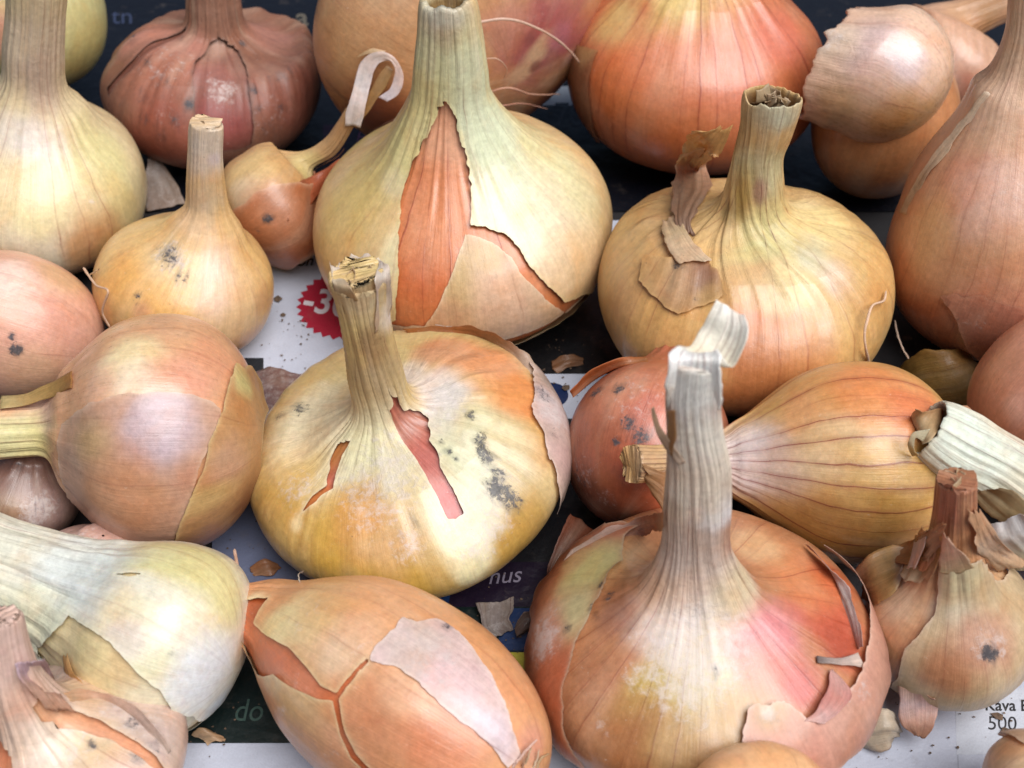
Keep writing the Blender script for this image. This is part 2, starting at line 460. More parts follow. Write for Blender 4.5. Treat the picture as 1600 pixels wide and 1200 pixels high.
def sheet(name, sh, rows, off, base, blobs, mat, parent, holes=(), keep=None, vein=0., thick=.018, normals=True, shade=1):
    """one layer of skin over rows of the grid, cut by outlines, lifted off at the cut edges"""
    a, b = rows
    o = sh.o
    P, N, fib = sh.P[a:b], sh.N[a:b], sh.fib[a:b]
    nr, nc = P.shape[:2]
    th = np.repeat(sh.th[None], nr, 0)
    s = np.repeat(sh.s[a:b, None], nc, 1)
    r = np.repeat(sh.rad[a:b, None], nc, 1)
    tint, wear = paint(P, fib, sh.merid[a:b], base, blobs, o['seed'], vein)
    pith = sstep(sh.s_tip + .03, sh.s_tip + .25, sh.s[a:b])[:, None, None]      # the dried inside of a cut neck is brown
    if o.get("neck"):
        tint = tint * (1 - pith * np.array([.45, .58, .7]))
    f = np.full((nr, nc), 9.)
    lift = np.zeros((nr, nc))
    rag = fbm(P * 3.1, o['seed'] + 60, 4)
    rag2 = fbm(P * 11., o['seed'] + 62, 2)
    wob = .5 + .9 * fbm(P * 1.3, o['seed'] + 61, 2)
    for h in list(holes) + ([keep] if keep else []):
        d = poly_dist(th, s, r, h['p'])
        if h is keep:
            d = -d
        d = d + (rag + .45 * rag2) * h.get('rag', .05)
        f = np.minimum(f, d)
        lift = np.maximum(lift, h.get('lift', .05) * np.exp(-np.maximum(d, 0) / h.get('w', .22)) * np.clip(wob, .1, 1.6))
    f = np.where(np.abs(f) < 1e-5, 1e-5, f)
    # the very edge of a dry skin is paler
    if holes or keep:
        e = np.exp(-np.maximum(f, 0) / (.05 * (1 + .6 * rag)))[..., None]
        edge = lin3((keep or holes[0]).get('edge', (226, 200, 160)))
        tint = tint + (edge - tint) * e * .55
    P = P + N * (off + lift)[..., None]
    uvn = np.stack([(np.repeat((sh.th / (2 * math.pi) + .5)[None], nr, 0)) * o.get('nv', 34), np.full((nr, nc), float(o['seed'])), np.full((nr, nc), o.get('gloss', 0.))], -1)
    A = np.concatenate([P, N, tint, wear, fib, uvn], -1).reshape(nr * nc, -1)
    F = f.ravel()
    ii = np.arange(nr * nc).reshape(nr, nc)
    q = np.stack([ii[:-1, :-1], ii[:-1, 1:], ii[1:, 1:], ii[1:, :-1]], -1).reshape(-1, 4)
    pos = (F[q] > 0).sum(1)
    whole = q[pos == 4]
    cut = q[(pos > 0) & (pos < 4)]
    tris, rim, new, cache = [], [], [], {}
    base_n = len(A)
    def cutv(i, j):
        key = (min(i, j), max(i, j))
        if key not in cache:
            t = F[i] / (F[i] - F[j])
            cache[key] = base_n + len(new)
            new.append(A[i] + (A[j] - A[i]) * t)
        return cache[key]
    for w in cut:
        for tri in ((w[0], w[1], w[2]), (w[0], w[2], w[3])):
            poly, edge = [], []
            for k in range(3):
                i, j = tri[k], tri[(k + 1) % 3]
                if F[i] > 0:
                    poly.append(i)
                if (F[i] > 0) != (F[j] > 0):
                    v = cutv(i, j)
                    poly.append(v)
                    edge.append((v, F[i] > 0))
            if len(poly) >= 3:
                for k in range(1, len(poly) - 1):
                    tris.append((poly[0], poly[k], poly[k + 1]))
            if len(edge) == 2:
                (v0, l0), (v1, l1) = edge
                rim.append((v0, v1) if l0 else (v1, v0))
    if new:
        A = np.vstack([A, np.array(new)])
    quads = [whole]
    if rim:
        m = {}
        extra = []
        for e in rim:
            for v in e:
                if v not in m:
                    m[v] = len(A) + len(extra)
                    x = A[v].copy()
                    x[:3] -= x[3:6] * thick
                    extra.append(x)
        quads.append(np.array([(e[1], e[0], m[e[0]], m[e[1]]) for e in rim]))
        A = np.vstack([A, np.array(extra)])
    faces = quads + ([np.array(tris)] if tris else [])
    used = np.unique(np.concatenate([x.ravel() for x in faces]))
    if len(used) < 4:
        return None
    re = np.full(len(A), -1)
    re[used] = np.arange(len(used))
    A = A[used]
    faces = [re[x] for x in faces if len(x)]
    cols = dict(P=A[:, :3], N=unit(A[:, 3:6]), tint=A[:, 6:9], wear=A[:, 9:12], fib=A[:, 12:15], uvn=A[:, 15:18])
    return write_mesh(name, cols, faces, MAT[mat], parent, normals)

def ribbon(name, rows, cols, parent, mat='peel', seed=1, bulge=.0, rag=.06, ripple=.03, thick=.008, vein=.3, mould=0., dust=.15, nv=8, n=46, m=22, origin=(0, 0, 0)):
    """a strip of dry skin: rows of (left, right) points in cm; ragged, rippled, a little cupped"""
    R_ = np.array(rows, float)
    k = len(R_)
    S, _ = catmull(R_.reshape(k, 6), n) if k > 2 else (np.stack([R_.reshape(k, 6)[0] + (R_.reshape(k, 6)[-1] - R_.reshape(k, 6)[0]) * t for t in np.linspace(0, 1, n)]), 0)
    L, Q = S[:, :3], S[:, 3:]
    v = np.linspace(0, 1, m)
    P = L[:, None] + (Q - L)[:, None] * v[None, :, None]
    N = unit(np.cross(np.gradient(P, axis=1), np.gradient(P, axis=0)))
    w = np.linalg.norm(Q - L, axis=1)
    run = np.concatenate([[0], np.cumsum(np.linalg.norm(np.diff((L + Q) / 2, axis=0), axis=1))])
    co = np.stack([np.repeat(v[None] * w.mean(), n, 0) * 1.6, np.repeat(run[:, None], m, 1), 0 * P[..., 0]], -1)
    P = P + N * (np.sin(math.pi * v)[None] * w[:, None] * bulge)[..., None]
    rp = fbm(np.stack([co[..., 0] * 2.1, co[..., 1] * 1.1, co[..., 2]], -1), seed + 3, 3)
    pl = vnoise(np.stack([co[..., 0] * 5.5, co[..., 1] * .7, co[..., 2]], -1), seed + 4)
    P = P + N * (ripple * (1.2 * rp + .5 * pl))[..., None]
    across = unit(Q - L)[:, None]
    eg = (np.abs(v - .5) * 2) ** 6
    r1 = fbm(np.stack([run * 2.6, run * 0 + seed, run * 0], -1), seed + 7, 4)
    r2 = fbm(np.stack([run * 2.6, run * 0 + seed + 9, run * 0], -1), seed + 8, 4)
    side = np.where(v[None] < .5, -r1[:, None], r2[:, None]) * eg[None] * rag * 1.6
    P = P + across * side[..., None]
    along = unit(np.gradient((L + Q) / 2, axis=0))[:, None]
    for end in (0, n - 1):
        fall = np.exp(-np.abs(run - run[end]) / .12)[:, None]
        rg = fbm(np.stack([v * w.mean() * 4, v * 0 + seed, v * 0 + end], -1), seed + 15, 4)[None]
        P = P + along * (fall * rg * rag * 2.2)[..., None]
    pal = np.array([lin3(c) for c in cols])
    t = np.linspace(0, len(pal) - 1, n)
    base = np.stack([np.interp(t, range(len(pal)), pal[:, q]) for q in range(3)], -1)
    tint = np.repeat(base[:, None], m, 1)
    wear = np.zeros(P.shape)
    wear[..., 0], wear[..., 1], wear[..., 2] = mould, dust, vein
    ang = v * w.mean() * .9
    fibv = np.stack([np.repeat(np.cos(ang)[None], n, 0), np.repeat(np.sin(ang)[None], n, 0), np.repeat(run[:, None], m, 1)], -1)
    uvn = np.stack([np.repeat((v * nv)[None], n, 0), np.full((n, m), float(seed)), np.zeros((n, m))], -1)
    P = P - np.array(origin)
    N = unit(np.cross(np.gradient(P, axis=1), np.gradient(P, axis=0)))
    nv_ = n * m
    flat = lambda x: x.reshape(nv_, -1)
    ii = np.arange(nv_).reshape(n, m)
    q = np.stack([ii[:-1, :-1], ii[:-1, 1:], ii[1:, 1:], ii[1:, :-1]], -1).reshape(-1, 4)
    back = q[:, ::-1] + nv_
    ring = np.concatenate([ii[0, :-1], ii[:-1, -1], ii[-1, :0:-1], ii[:0:-1, 0]])
    nx = np.roll(ring, -1)
    side = np.stack([nx, ring, ring + nv_, nx + nv_], -1)
    two = lambda x: np.vstack([flat(x), flat(x)])
    Pt = np.vstack([flat(P + N * thick / 2), flat(P - N * thick / 2)])
    cols_ = dict(P=Pt, N=np.vstack([flat(N), -flat(N)]), tint=two(tint), wear=two(wear), fib=two(fibv), uvn=two(uvn))
    return write_mesh(name, cols_, [q, back, side], MAT[mat], parent, normals=False)

def strand(name, pts, r0, r1, col, parent, seed=1, n=40, m=8, origin=(0, 0, 0), mat='neck'):
    """a dry root hair: a thin tapering tube"""
    C_, _ = catmull(pts, n)
    t = np.linspace(0, 1, n)
    C_ = C_ + .02 * np.stack([fbm(np.stack([t * 9, t * 0 + q, t * 0], -1), seed, 2) for q in range(3)], -1)
    T = unit(np.gradient(C_, axis=0))
    e1 = unit(np.cross(T, [.31, .2, .93])); e2 = np.cross(T, e1)
    th = np.linspace(0, 2 * math.pi, m + 1)
    rad = (r0 + (r1 - r0) * t) * (1 + .25 * fbm(np.stack([t * 14, t * 0, t * 0], -1), seed + 2, 2))
    rad[0] *= .3; rad[-1] *= .2
    d = np.cos(th)[None, :, None] * e1[:, None] + np.sin(th)[None, :, None] * e2[:, None]
    P = C_[:, None] + d * rad[:, None, None] - np.array(origin)
    k = n * (m + 1)
    ii = np.arange(k).reshape(n, m + 1)
    q = np.stack([ii[:-1, :-1], ii[:-1, 1:], ii[1:, 1:], ii[1:, :-1]], -1).reshape(-1, 4)
    fibv = np.stack([np.repeat(np.cos(th)[None], n, 0), np.repeat(np.sin(th)[None], n, 0), np.repeat((t * 4)[:, None], m + 1, 1)], -1)
    cols = dict(P=P.reshape(k, 3), N=d.reshape(k, 3), tint=np.tile(lin3(col), (k, 1)), wear=np.zeros((k, 3)), fib=fibv.reshape(k, 3), uvn=np.tile([0., seed, 0.], (k, 1)))
    return write_mesh(name, cols, [q], MAT[mat], parent)

def thing(name, label, cat, loc, group=None):
    e = D.objects.new(name, None)
    COL.objects.link(e)
    e.empty_display_size = .01
    e.location = np.array(loc, float) * CM
    e['label'], e['category'] = label, cat
    if group:
        e['group'] = group
    return e

# ------------------------------------------------------------------ onions
def build_onion(o):
    px = o['px']
    det = o.get('det', 1.0)
    nth = int(np.clip(1.05 * px * det, 72, 420))
    nrow = int(np.clip(.62 * px * det, 80, 400))
    sh = Shape(o, nth, nrow)
    c = np.array(o['c'])
    base = np.array([c[0], c[1], o['base']])
    t = thing('onion', o['label'], 'onion', base, 'onions spread over the printed leaflets')
    org = base - c
    sh.P = sh.P - org                      # local to the empty at the foot of the onion
    fix = lambda bl: [(b[0], np.array(b[1]) - org, *b[2:]) for b in bl]
    i_n = int(np.searchsorted(sh.s, sh.s_neck + .02 * o['R']))
    i_t = int(np.searchsorted(sh.s, sh.s_tip))
    vein = o.get('vein', .35)
    out = o.get('outer')
    if out:
        lo = Shape(o, max(72, int(nth * .7)), max(80, int(nrow * .7)))
        lo.P = lo.P - org
        j = int(np.searchsorted(lo.s, lo.s_tip)) - 1
        bulb = sheet('bulb', lo, (0, j), -.015, o['col'], fix(o['blobs']), 'skin', t, vein=vein)
        sheet('outer_skin', sh, (0, i_n + 1), out.get('off', .05), out['col'], fix(out['blobs']), 'skin', t, holes=out['holes'], vein=out.get('vein', vein))
        if o.get('neck'):
            neck = sheet('neck', sh, (i_n, nrow), out.get('off', .05), out['col'], fix(out['blobs']), 'neck', t, holes=out['holes'], vein=out.get('vein', vein))
        for p in o.get('patches', ()):
            sheet('skin_patch', sh, (0, i_t), p['off'], p['col'], fix(p['blobs']), 'thin', t, keep=p['keep'], vein=p.get('vein', vein))
    else:
        if o.get('neck'):
            bulb = sheet('bulb', sh, (0, i_n + 1), 0, o['col'], fix(o['blobs']), 'skin', t, vein=vein)
            neck = sheet('neck', sh, (i_n, nrow), 0, o['col'], fix(o['blobs']), 'neck', t, vein=vein)
        else:
            bulb = sheet('bulb', sh, (0, nrow), 0, o['col'], fix(o['blobs']), 'skin', t, vein=vein)
        for p in o.get('patches', ()):
            sheet('skin_patch', sh, (0, i_t), p['off'], p['col'], fix(p['blobs']), 'thin', t, keep=p['keep'], vein=p.get('vein', vein))
    for k, f in enumerate(o.get('flaps', ())):
        rows = [(np.array(a) - org, np.array(b) - org) for a, b in f['rows']]
        ribbon(f['name'], rows, f['cols'], t, seed=o['seed'] * 5 + k, **f.get('kw', {}))
    for k, f in enumerate(o.get('roots', ())):
        strand('root_hair', [np.array(p) - org for p in f['pts']], f['r'][0], f['r'][1], f['col'], bulb, seed=o['seed'] * 9 + k)
    if o.get('core'):                       # dried leaf ends inside a cut neck
        d = unit(np.array(o['neck'][-1][:3]) - np.array(o['neck'][-2][:3]))
        tip = np.array(o['neck'][-1][:3]) - org
        rnd = random.Random(o['seed'])
        e1 = unit(np.cross(d, [.2, .9, .1])); e2 = np.cross(d, e1)
        w = o['neck'][-1][3]
        nx, ny, nz = o['front']
        for k in range(o['core']):
            a, b = rnd.uniform(0, 6.28), rnd.uniform(0, 6.28)
            rr = w * rnd.uniform(.1, .62)
            p0 = tip + rr * (math.cos(a) * e1 + .75 * math.sin(a) * e2) - d * w * .8
            dirv = math.cos(b) * e1 + math.sin(b) * e2
            hw = w * rnd.uniform(.12, .3)
            rows = []
            for q in range(4):
                pc = p0 + d * (w * (.3 * q)) + .12 * w * np.array([rnd.uniform(-1, 1) for _ in range(3)])
                rows.append((pc - dirv * hw, pc + dirv * hw))
                a2 = rnd.uniform(-.6, .6)
                dirv = unit(dirv + a2 * np.cross(d, dirv))
            g = rnd.random()
            ribbon('dried_leaf', rows, [(130 + 60 * g, 100 + 60 * g, 65 + 60 * g), (190 + 40 * g, 165 + 45 * g, 125 + 55 * g)], neck, seed=o['seed'] + k * 3, rag=.06, ripple=.05, n=16, m=8)
    return t

ONIONS = [  # some blob colours paint highlights and darker undersides into the skin
 {'label':'large yellow-green onion with a wide torn gap baring orange skin below its tall neck','c':[-1.572,31.424,2.584],'R':4.658,'ax':[-0.05,0.0,0.999],'front':[0.091,-0.996,0.005],'bb':0.555,'bt':0.666,'rn':0.17,'neck':[[-0.228,0.002,4.963,1.077],[-0.191,0.01,6.03,0.927],[-0.172,0.017,7.055,0.801],[-0.191,0.019,8.002,0.646]],'seed':3,'base':0.0,'px':229,'fl':0.85,'det':1.55,'col':(205,122,72),'vein':0.75,'nv':30,'blobs':[('c',[-0.345,-1.06,4.514],1.285,[216,158,122],0.95,1),('c',[-0.674,-2.328,2.809],1.299,[212,135,90],0.9,1),('c',[-1.086,-4.18,1.283],1.109,[192,102,52],0.9,1),('c',[0.815,-3.146,2.286],0.739,[196,110,50],0.9,1)],'outer':{'off':0.09,'vein':0.3,'col':(214,182,128),'blobs':[('c',[1.543,-0.803,3.528],2.445,[212,204,150],0.85,1),('c',[2.694,-1.33,2.492],2.281,[214,206,158],0.8,1),('c',[-2.193,-0.89,3.087],1.705,[206,186,120],0.85,1),('c',[-3.272,2.189,1.672],1.231,[200,178,112],0.8,1),('c',[2.483,-3.382,1.521],2.427,[228,206,178],0.75,2),('c',[1.168,-2.249,2.762],1.302,[224,212,178],0.7,2),('c',[3.762,-2.701,0.444],1.736,[214,178,128],0.8,1),('c',[-3.379,-1.706,1.809],1.722,[204,174,104],0.9,1),('c',[-3.72,-2.775,0.258],1.74,[212,170,106],0.9,1),('c',[-2.755,-3.696,0.589],1.134,[216,182,128],0.7,1),('c',[-1.966,-3.645,1.518],0.594,[224,212,168],0.8,3),('c',[-1.773,-1.597,2.97],0.562,[212,196,160],0.6,1),('c',[2.134,-4.214,0.049],1.514,[218,176,132],0.8,1),('c',[3.291,-3.239,-0.375],0.97,[205,165,110],0.7,1),('c',[-0.12,-0.667,6.606],1.951,[200,196,152],0.95,1),('c',[0.619,-0.708,4.581],1.292,[202,208,168],0.85,2),('c',[-1.073,-0.754,4.63],1.013,[204,194,132],0.8,2),('c',[-0.307,-0.54,7.903],0.779,[190,186,168],0.9,1),('c',[-0.204,-0.611,7.251],0.438,[176,158,120],0.6,1),('c',[0.436,-0.525,5.986],0.54,[206,208,172],0.8,3),('c',[0.894,-1.0,3.904],1.116,[206,212,180],0.7,2),('m',[-2.165,-1.861,2.55],0.414,0,0.25,1),('m',[2.936,1.012,2.49],0.277,0,0.3,1),('d',[2.509,-0.271,2.859],1.154,0,0.3,1),('m',[-2.369,-1.507,2.645],0.227,0,0.3,1),('v',[0.1,-0.85,4.931],2.742,0,0.55,1),('m',[-3.126,0.472,2.298],1.182,0,0.14,1)],'holes':[{'p':[[-0.161,12.616],[0.056,12.181],[0.168,11.482],[0.182,10.831],[0.168,9.89],[0.091,8.973],[0.223,8.829],[0.356,8.515],[0.433,8.008],[0.44,7.454],[0.517,6.778],[0.628,5.886],[1.001,5.041],[1.134,5.114],[0.995,4.945],[0.865,4.921],[-1.267,5.066],[-0.947,4.969],[-0.482,6.103],[-0.475,7.357],[-0.538,8.394],[-0.656,9.407],[-0.712,9.938],[-0.67,10.758],[-0.524,11.434],[-0.405,11.988],[-0.286,12.423]],'lift':0.1,'w':0.22,'rag':0.06,'edge':(214,196,140)}]},'patches':[{'off':0.03,'col':(222,180,138),'vein':0.25,'blobs':[('c',[0.085,-4.149,1.513],0.736,[206,176,112],0.7,2),('c',[1.363,-4.33,0.91],1.114,[230,192,160],0.8,2),('c',[-0.278,-4.627,0.454],0.745,[210,160,120],0.7,1),('c',[0.804,-3.602,1.972],0.553,[216,180,120],0.7,1),('d',[2.306,-3.785,1.178],0.746,0,0.4,1),('d',[0.441,-3.897,1.758],0.736,0,0.3,1)],'keep':{'p':[[0.035,8.756],[0.154,8.636],[0.279,8.298],[0.349,7.84],[0.37,7.381],[0.426,6.875],[0.51,6.151],[0.677,5.09],[1.338,5.21],[1.5,5.452],[1.305,5.403],[1.04,5.21],[-1.221,5.283],[-0.3,6.03],[-0.209,6.73],[-0.14,7.357],[-0.063,8.081]],'lift':0.03,'w':0.15,'rag':0.05,'edge':(236,222,190)}}]},
 {'label':'yellow onion with black mould patches and a red crack below its frayed neck','c':[-2.802,22.469,2.028],'R':4.314,'ax':[-0.138,-0.049,0.989],'front':[0.298,-0.954,-0.006],'bb':0.45,'bt':0.495,'rn':0.17,'neck':[[-0.54,-0.183,2.293,0.798],[-0.651,-0.226,3.592,0.613],[-0.727,-0.258,4.985,0.531],[-0.77,-0.28,6.283,0.56],[-0.776,-0.285,6.898,0.626]],'seed':10,'base':-0.0,'px':246,'twist':0.5,'rag':0.32,'det':1.6,'col':(190,104,84),'vein':0.5,'nv':26,'core':16,'blobs':[('c',[0.134,-0.573,2.271],0.66,[176,116,96],0.9,1),('c',[1.25,-2.743,1.314],0.725,[200,92,86],0.9,1),('c',[0.708,-1.706,1.814],0.651,[186,104,92],0.9,1),('c',[-1.654,-1.069,1.572],0.829,[186,120,60],0.9,1),('c',[-2.261,-2.323,1.024],0.654,[200,120,60],0.9,1)],'outer':{'off':0.07,'vein':0.12,'col':(208,180,118),'blobs':[('c',[-2.955,-2.115,0.768],1.487,[200,158,80],0.9,1),('c',[-3.418,-0.929,0.899],0.675,[204,164,92],0.8,1),('c',[-2.492,0.138,1.212],1.627,[218,202,164],1,1),('c',[-1.547,-0.01,1.902],0.841,[220,200,160],0.8,1),('c',[-0.449,-1.767,1.636],2.122,[220,210,176],0.9,1),('c',[-0.956,-1.235,1.779],0.823,[212,206,160],0.7,1),('c',[1.936,1.846,1.881],1.659,[214,140,86],1,1),('c',[0.889,2.045,1.928],1.051,[208,150,108],0.9,1),('c',[2.957,0.537,1.771],1.024,[216,138,72],0.95,1),('c',[3.459,-0.932,1.401],0.835,[206,150,80],0.8,1),('c',[0.775,0.384,2.179],1.012,[220,202,188],1,1),('c',[0.983,-0.663,2.101],0.661,[214,206,196],0.8,1),('c',[1.895,-1.645,1.729],1.552,[206,204,168],0.9,1),('c',[2.785,-1.118,1.632],0.827,[216,194,146],0.8,1),('c',[1.134,0.144,2.194],0.503,[212,204,192],0.8,1),('c',[0.253,-4.183,0.372],2.394,[188,148,62],0.95,1),('c',[-1.69,-3.416,0.612],1.291,[196,152,58],0.9,1),('c',[2.953,-3.051,0.441],1.469,[190,148,66],0.9,1),('c',[1.835,-2.867,1.199],0.805,[214,206,178],0.8,1),('c',[-0.235,-3.319,1.031],1.121,[206,160,112],0.7,1),('c',[0.398,-2.644,1.431],0.966,[216,190,140],0.6,1),('c',[-1.053,-2.834,1.153],0.807,[206,156,84],0.6,1),('c',[1.536,-3.546,0.84],0.736,[232,222,182],1,3),('c',[1.778,-3.953,0.186],0.483,[230,218,170],1,1),('c',[-2.659,-2.778,0.587],0.262,[226,206,160],0.7,1),('c',[-0.626,-0.726,3.911],0.951,[176,150,108],0.9,1),('c',[-0.066,0.99,2.026],0.753,[214,194,174],0.95,1),('c',[-0.674,-0.777,6.556],0.892,[204,184,146],0.9,1),('c',[-0.216,-0.087,5.752],0.677,[232,222,212],1,1),('c',[-0.602,-0.706,5.026],0.432,[158,126,84],0.9,2),('c',[-1.105,-0.615,2.605],0.655,[206,190,150],0.7,1),('m',[1.955,-1.106,1.924],0.329,0,0.7,1),('m',[2.099,-1.469,1.728],0.361,0,0.75,1.5),('m',[2.433,-1.907,1.499],0.327,0,0.65,1.5),('m',[2.645,-2.397,1.242],0.26,0,0.5,1),('m',[2.215,-1.657,1.634],0.818,0,0.3,1.5),('m',[1.716,-0.505,2.167],0.248,0,0.8,1),('m',[2.785,-1.118,1.632],0.165,0,0.4,1),('m',[1.506,-1.939,1.704],0.162,0,0.4,1),('m',[1.176,-1.472,1.907],0.196,0,0.7,1),('m',[1.366,-1.667,1.819],0.147,0,0.7,1),('m',[1.011,-1.222,1.992],0.164,0,0.6,1),('m',[2.555,-2.328,1.301],0.488,0,0.75,2),('m',[0.252,-3.215,1.128],0.448,0,0.45,1),('m',[-2.911,0.667,1.109],0.59,0,0.62,1),('m',[-3.455,0.635,0.887],0.453,0,0.6,1),('m',[0.403,1.434,2.064],0.242,0,0.3,1),('d',[0.953,-0.068,2.183],1.169,0,0.8,1),('d',[-0.299,-2.101,1.528],2.112,0,0.75,1),('d',[1.846,-3.276,0.947],1.446,0,0.8,1),('d',[-2.649,-1.901,1.003],1.156,0,0.6,1),('d',[0.245,-3.639,0.899],0.798,0,0.7,1),('d',[2.315,-2.052,1.463],1.14,0,0.6,1),('v',[-0.602,-0.706,5.026],1.699,0,0.6,1)],'holes':[{'p':[[0.272,10.759],[0.635,9.83],[0.929,9.309],[0.796,8.947],[0.454,8.426],[0.328,7.769],[0.293,6.999],[0.258,6.501],[0.188,6.478],[0.14,6.569],[0.147,6.909],[0.154,7.52],[0.168,8.268],[0.119,9.06],[0.161,9.853]],'lift':0.1,'w':0.2,'rag':0.03,'edge':(228,214,184)},{'p':[[-1.215,8.789],[-0.977,9.038],[-0.956,8.856],[-0.998,8.63],[-0.908,8.177],[-0.81,7.769],[-0.873,7.452],[-0.929,7.09],[-1.012,6.682],[-0.977,7.158],[-0.915,7.769],[-1.026,8.2],[-1.18,8.607]],'lift':0.07,'w':0.15,'rag':0.03,'edge':(222,196,140)}]},'patches':[{'off':0.16,'col':(206,178,166),'vein':0.2,'blobs':[('c',[3.821,0.501,1.294],0.689,[214,190,186],0.9,1),('c',[3.923,-1.04,1.022],0.672,[206,166,160],0.8,1),('c',[3.659,1.642,1.099],0.53,[186,170,160],0.8,1),('m',[3.564,0.832,1.458],0.518,0,0.6,1),('m',[3.841,-0.375,1.253],0.407,0,0.5,1),('m',[3.891,-1.777,0.138],0.506,0,0.7,1),('d',[3.821,0.501,1.294],1.033,0,0.9,1),('c',[2.341,2.95,1.261],1.084,[186,120,60],1,1)],'keep':{'p':[[2.044,5.685],[1.62,6.365],[1.333,6.591],[1.18,6.41],[1.068,6.206],[0.97,5.912],[0.887,5.595],[0.838,5.21],[0.789,4.779],[0.927,4.734],[1.542,5.028],[2.024,5.368],[2.394,5.663],[2.69,5.957]],'lift':0.1,'w':0.25,'rag':0.1,'edge':(226,206,190)}}],'flaps':[{'name':'skin_flap','rows':[([-0.293,3.843,1.133],[-0.126,3.503,1.159]),([0.795,3.636,1.438],[0.891,3.383,1.329]),([1.901,3.252,1.688],[1.927,3.306,1.201]),([2.802,2.653,1.728],[2.712,2.562,1.389]),([3.474,2.014,1.443],[3.256,1.519,1.504])],'cols':[(176,112,52),(170,100,44),(186,140,100),(200,180,160)],'kw':{'rag':0.1,'ripple':0.03,'dust':0.2}},{'name':'dry_leaf_end','rows':[([-1.271,-0.625,6.401],[-0.805,-0.9,6.66]),([-1.297,-0.719,6.934],[-0.877,-0.959,7.115]),([-1.4,-0.452,7.049],[-1.108,-0.279,6.852]),([-1.436,-0.245,7.18],[-1.215,-0.009,6.93])],'cols':[(196,166,120),(214,190,150),(224,210,184),(230,220,204)],'kw':{'rag':0.1,'ripple':0.05,'n':30,'m':14,'vein':0.6}},{'name':'dry_leaf_end','rows':[([-0.499,-0.732,5.454],[-0.201,-0.407,5.22]),([-0.36,-0.713,6.483],[-0.067,-0.161,6.047]),([-0.328,-0.768,7.217],[0.001,-0.339,6.867]),([-0.361,0.163,6.897],[-0.086,-0.119,7.108])],'cols':[(214,196,166),(226,214,196),(232,224,212),(236,230,222)],'kw':{'rag':0.08,'ripple':0.05,'n':30,'m':12,'vein':0.6}},{'name':'dry_leaf_end','rows':[([-1.086,0.38,6.419],[-0.316,-0.092,6.844]),([-1.122,0.569,6.537],[-0.33,0.38,6.705]),([-0.996,0.678,6.685],[-0.425,0.518,6.785])],'cols':[(206,180,130),(222,206,170),(232,224,210)],'kw':{'rag':0.12,'ripple':0.06,'n':20,'m':18,'vein':0.5}}]},
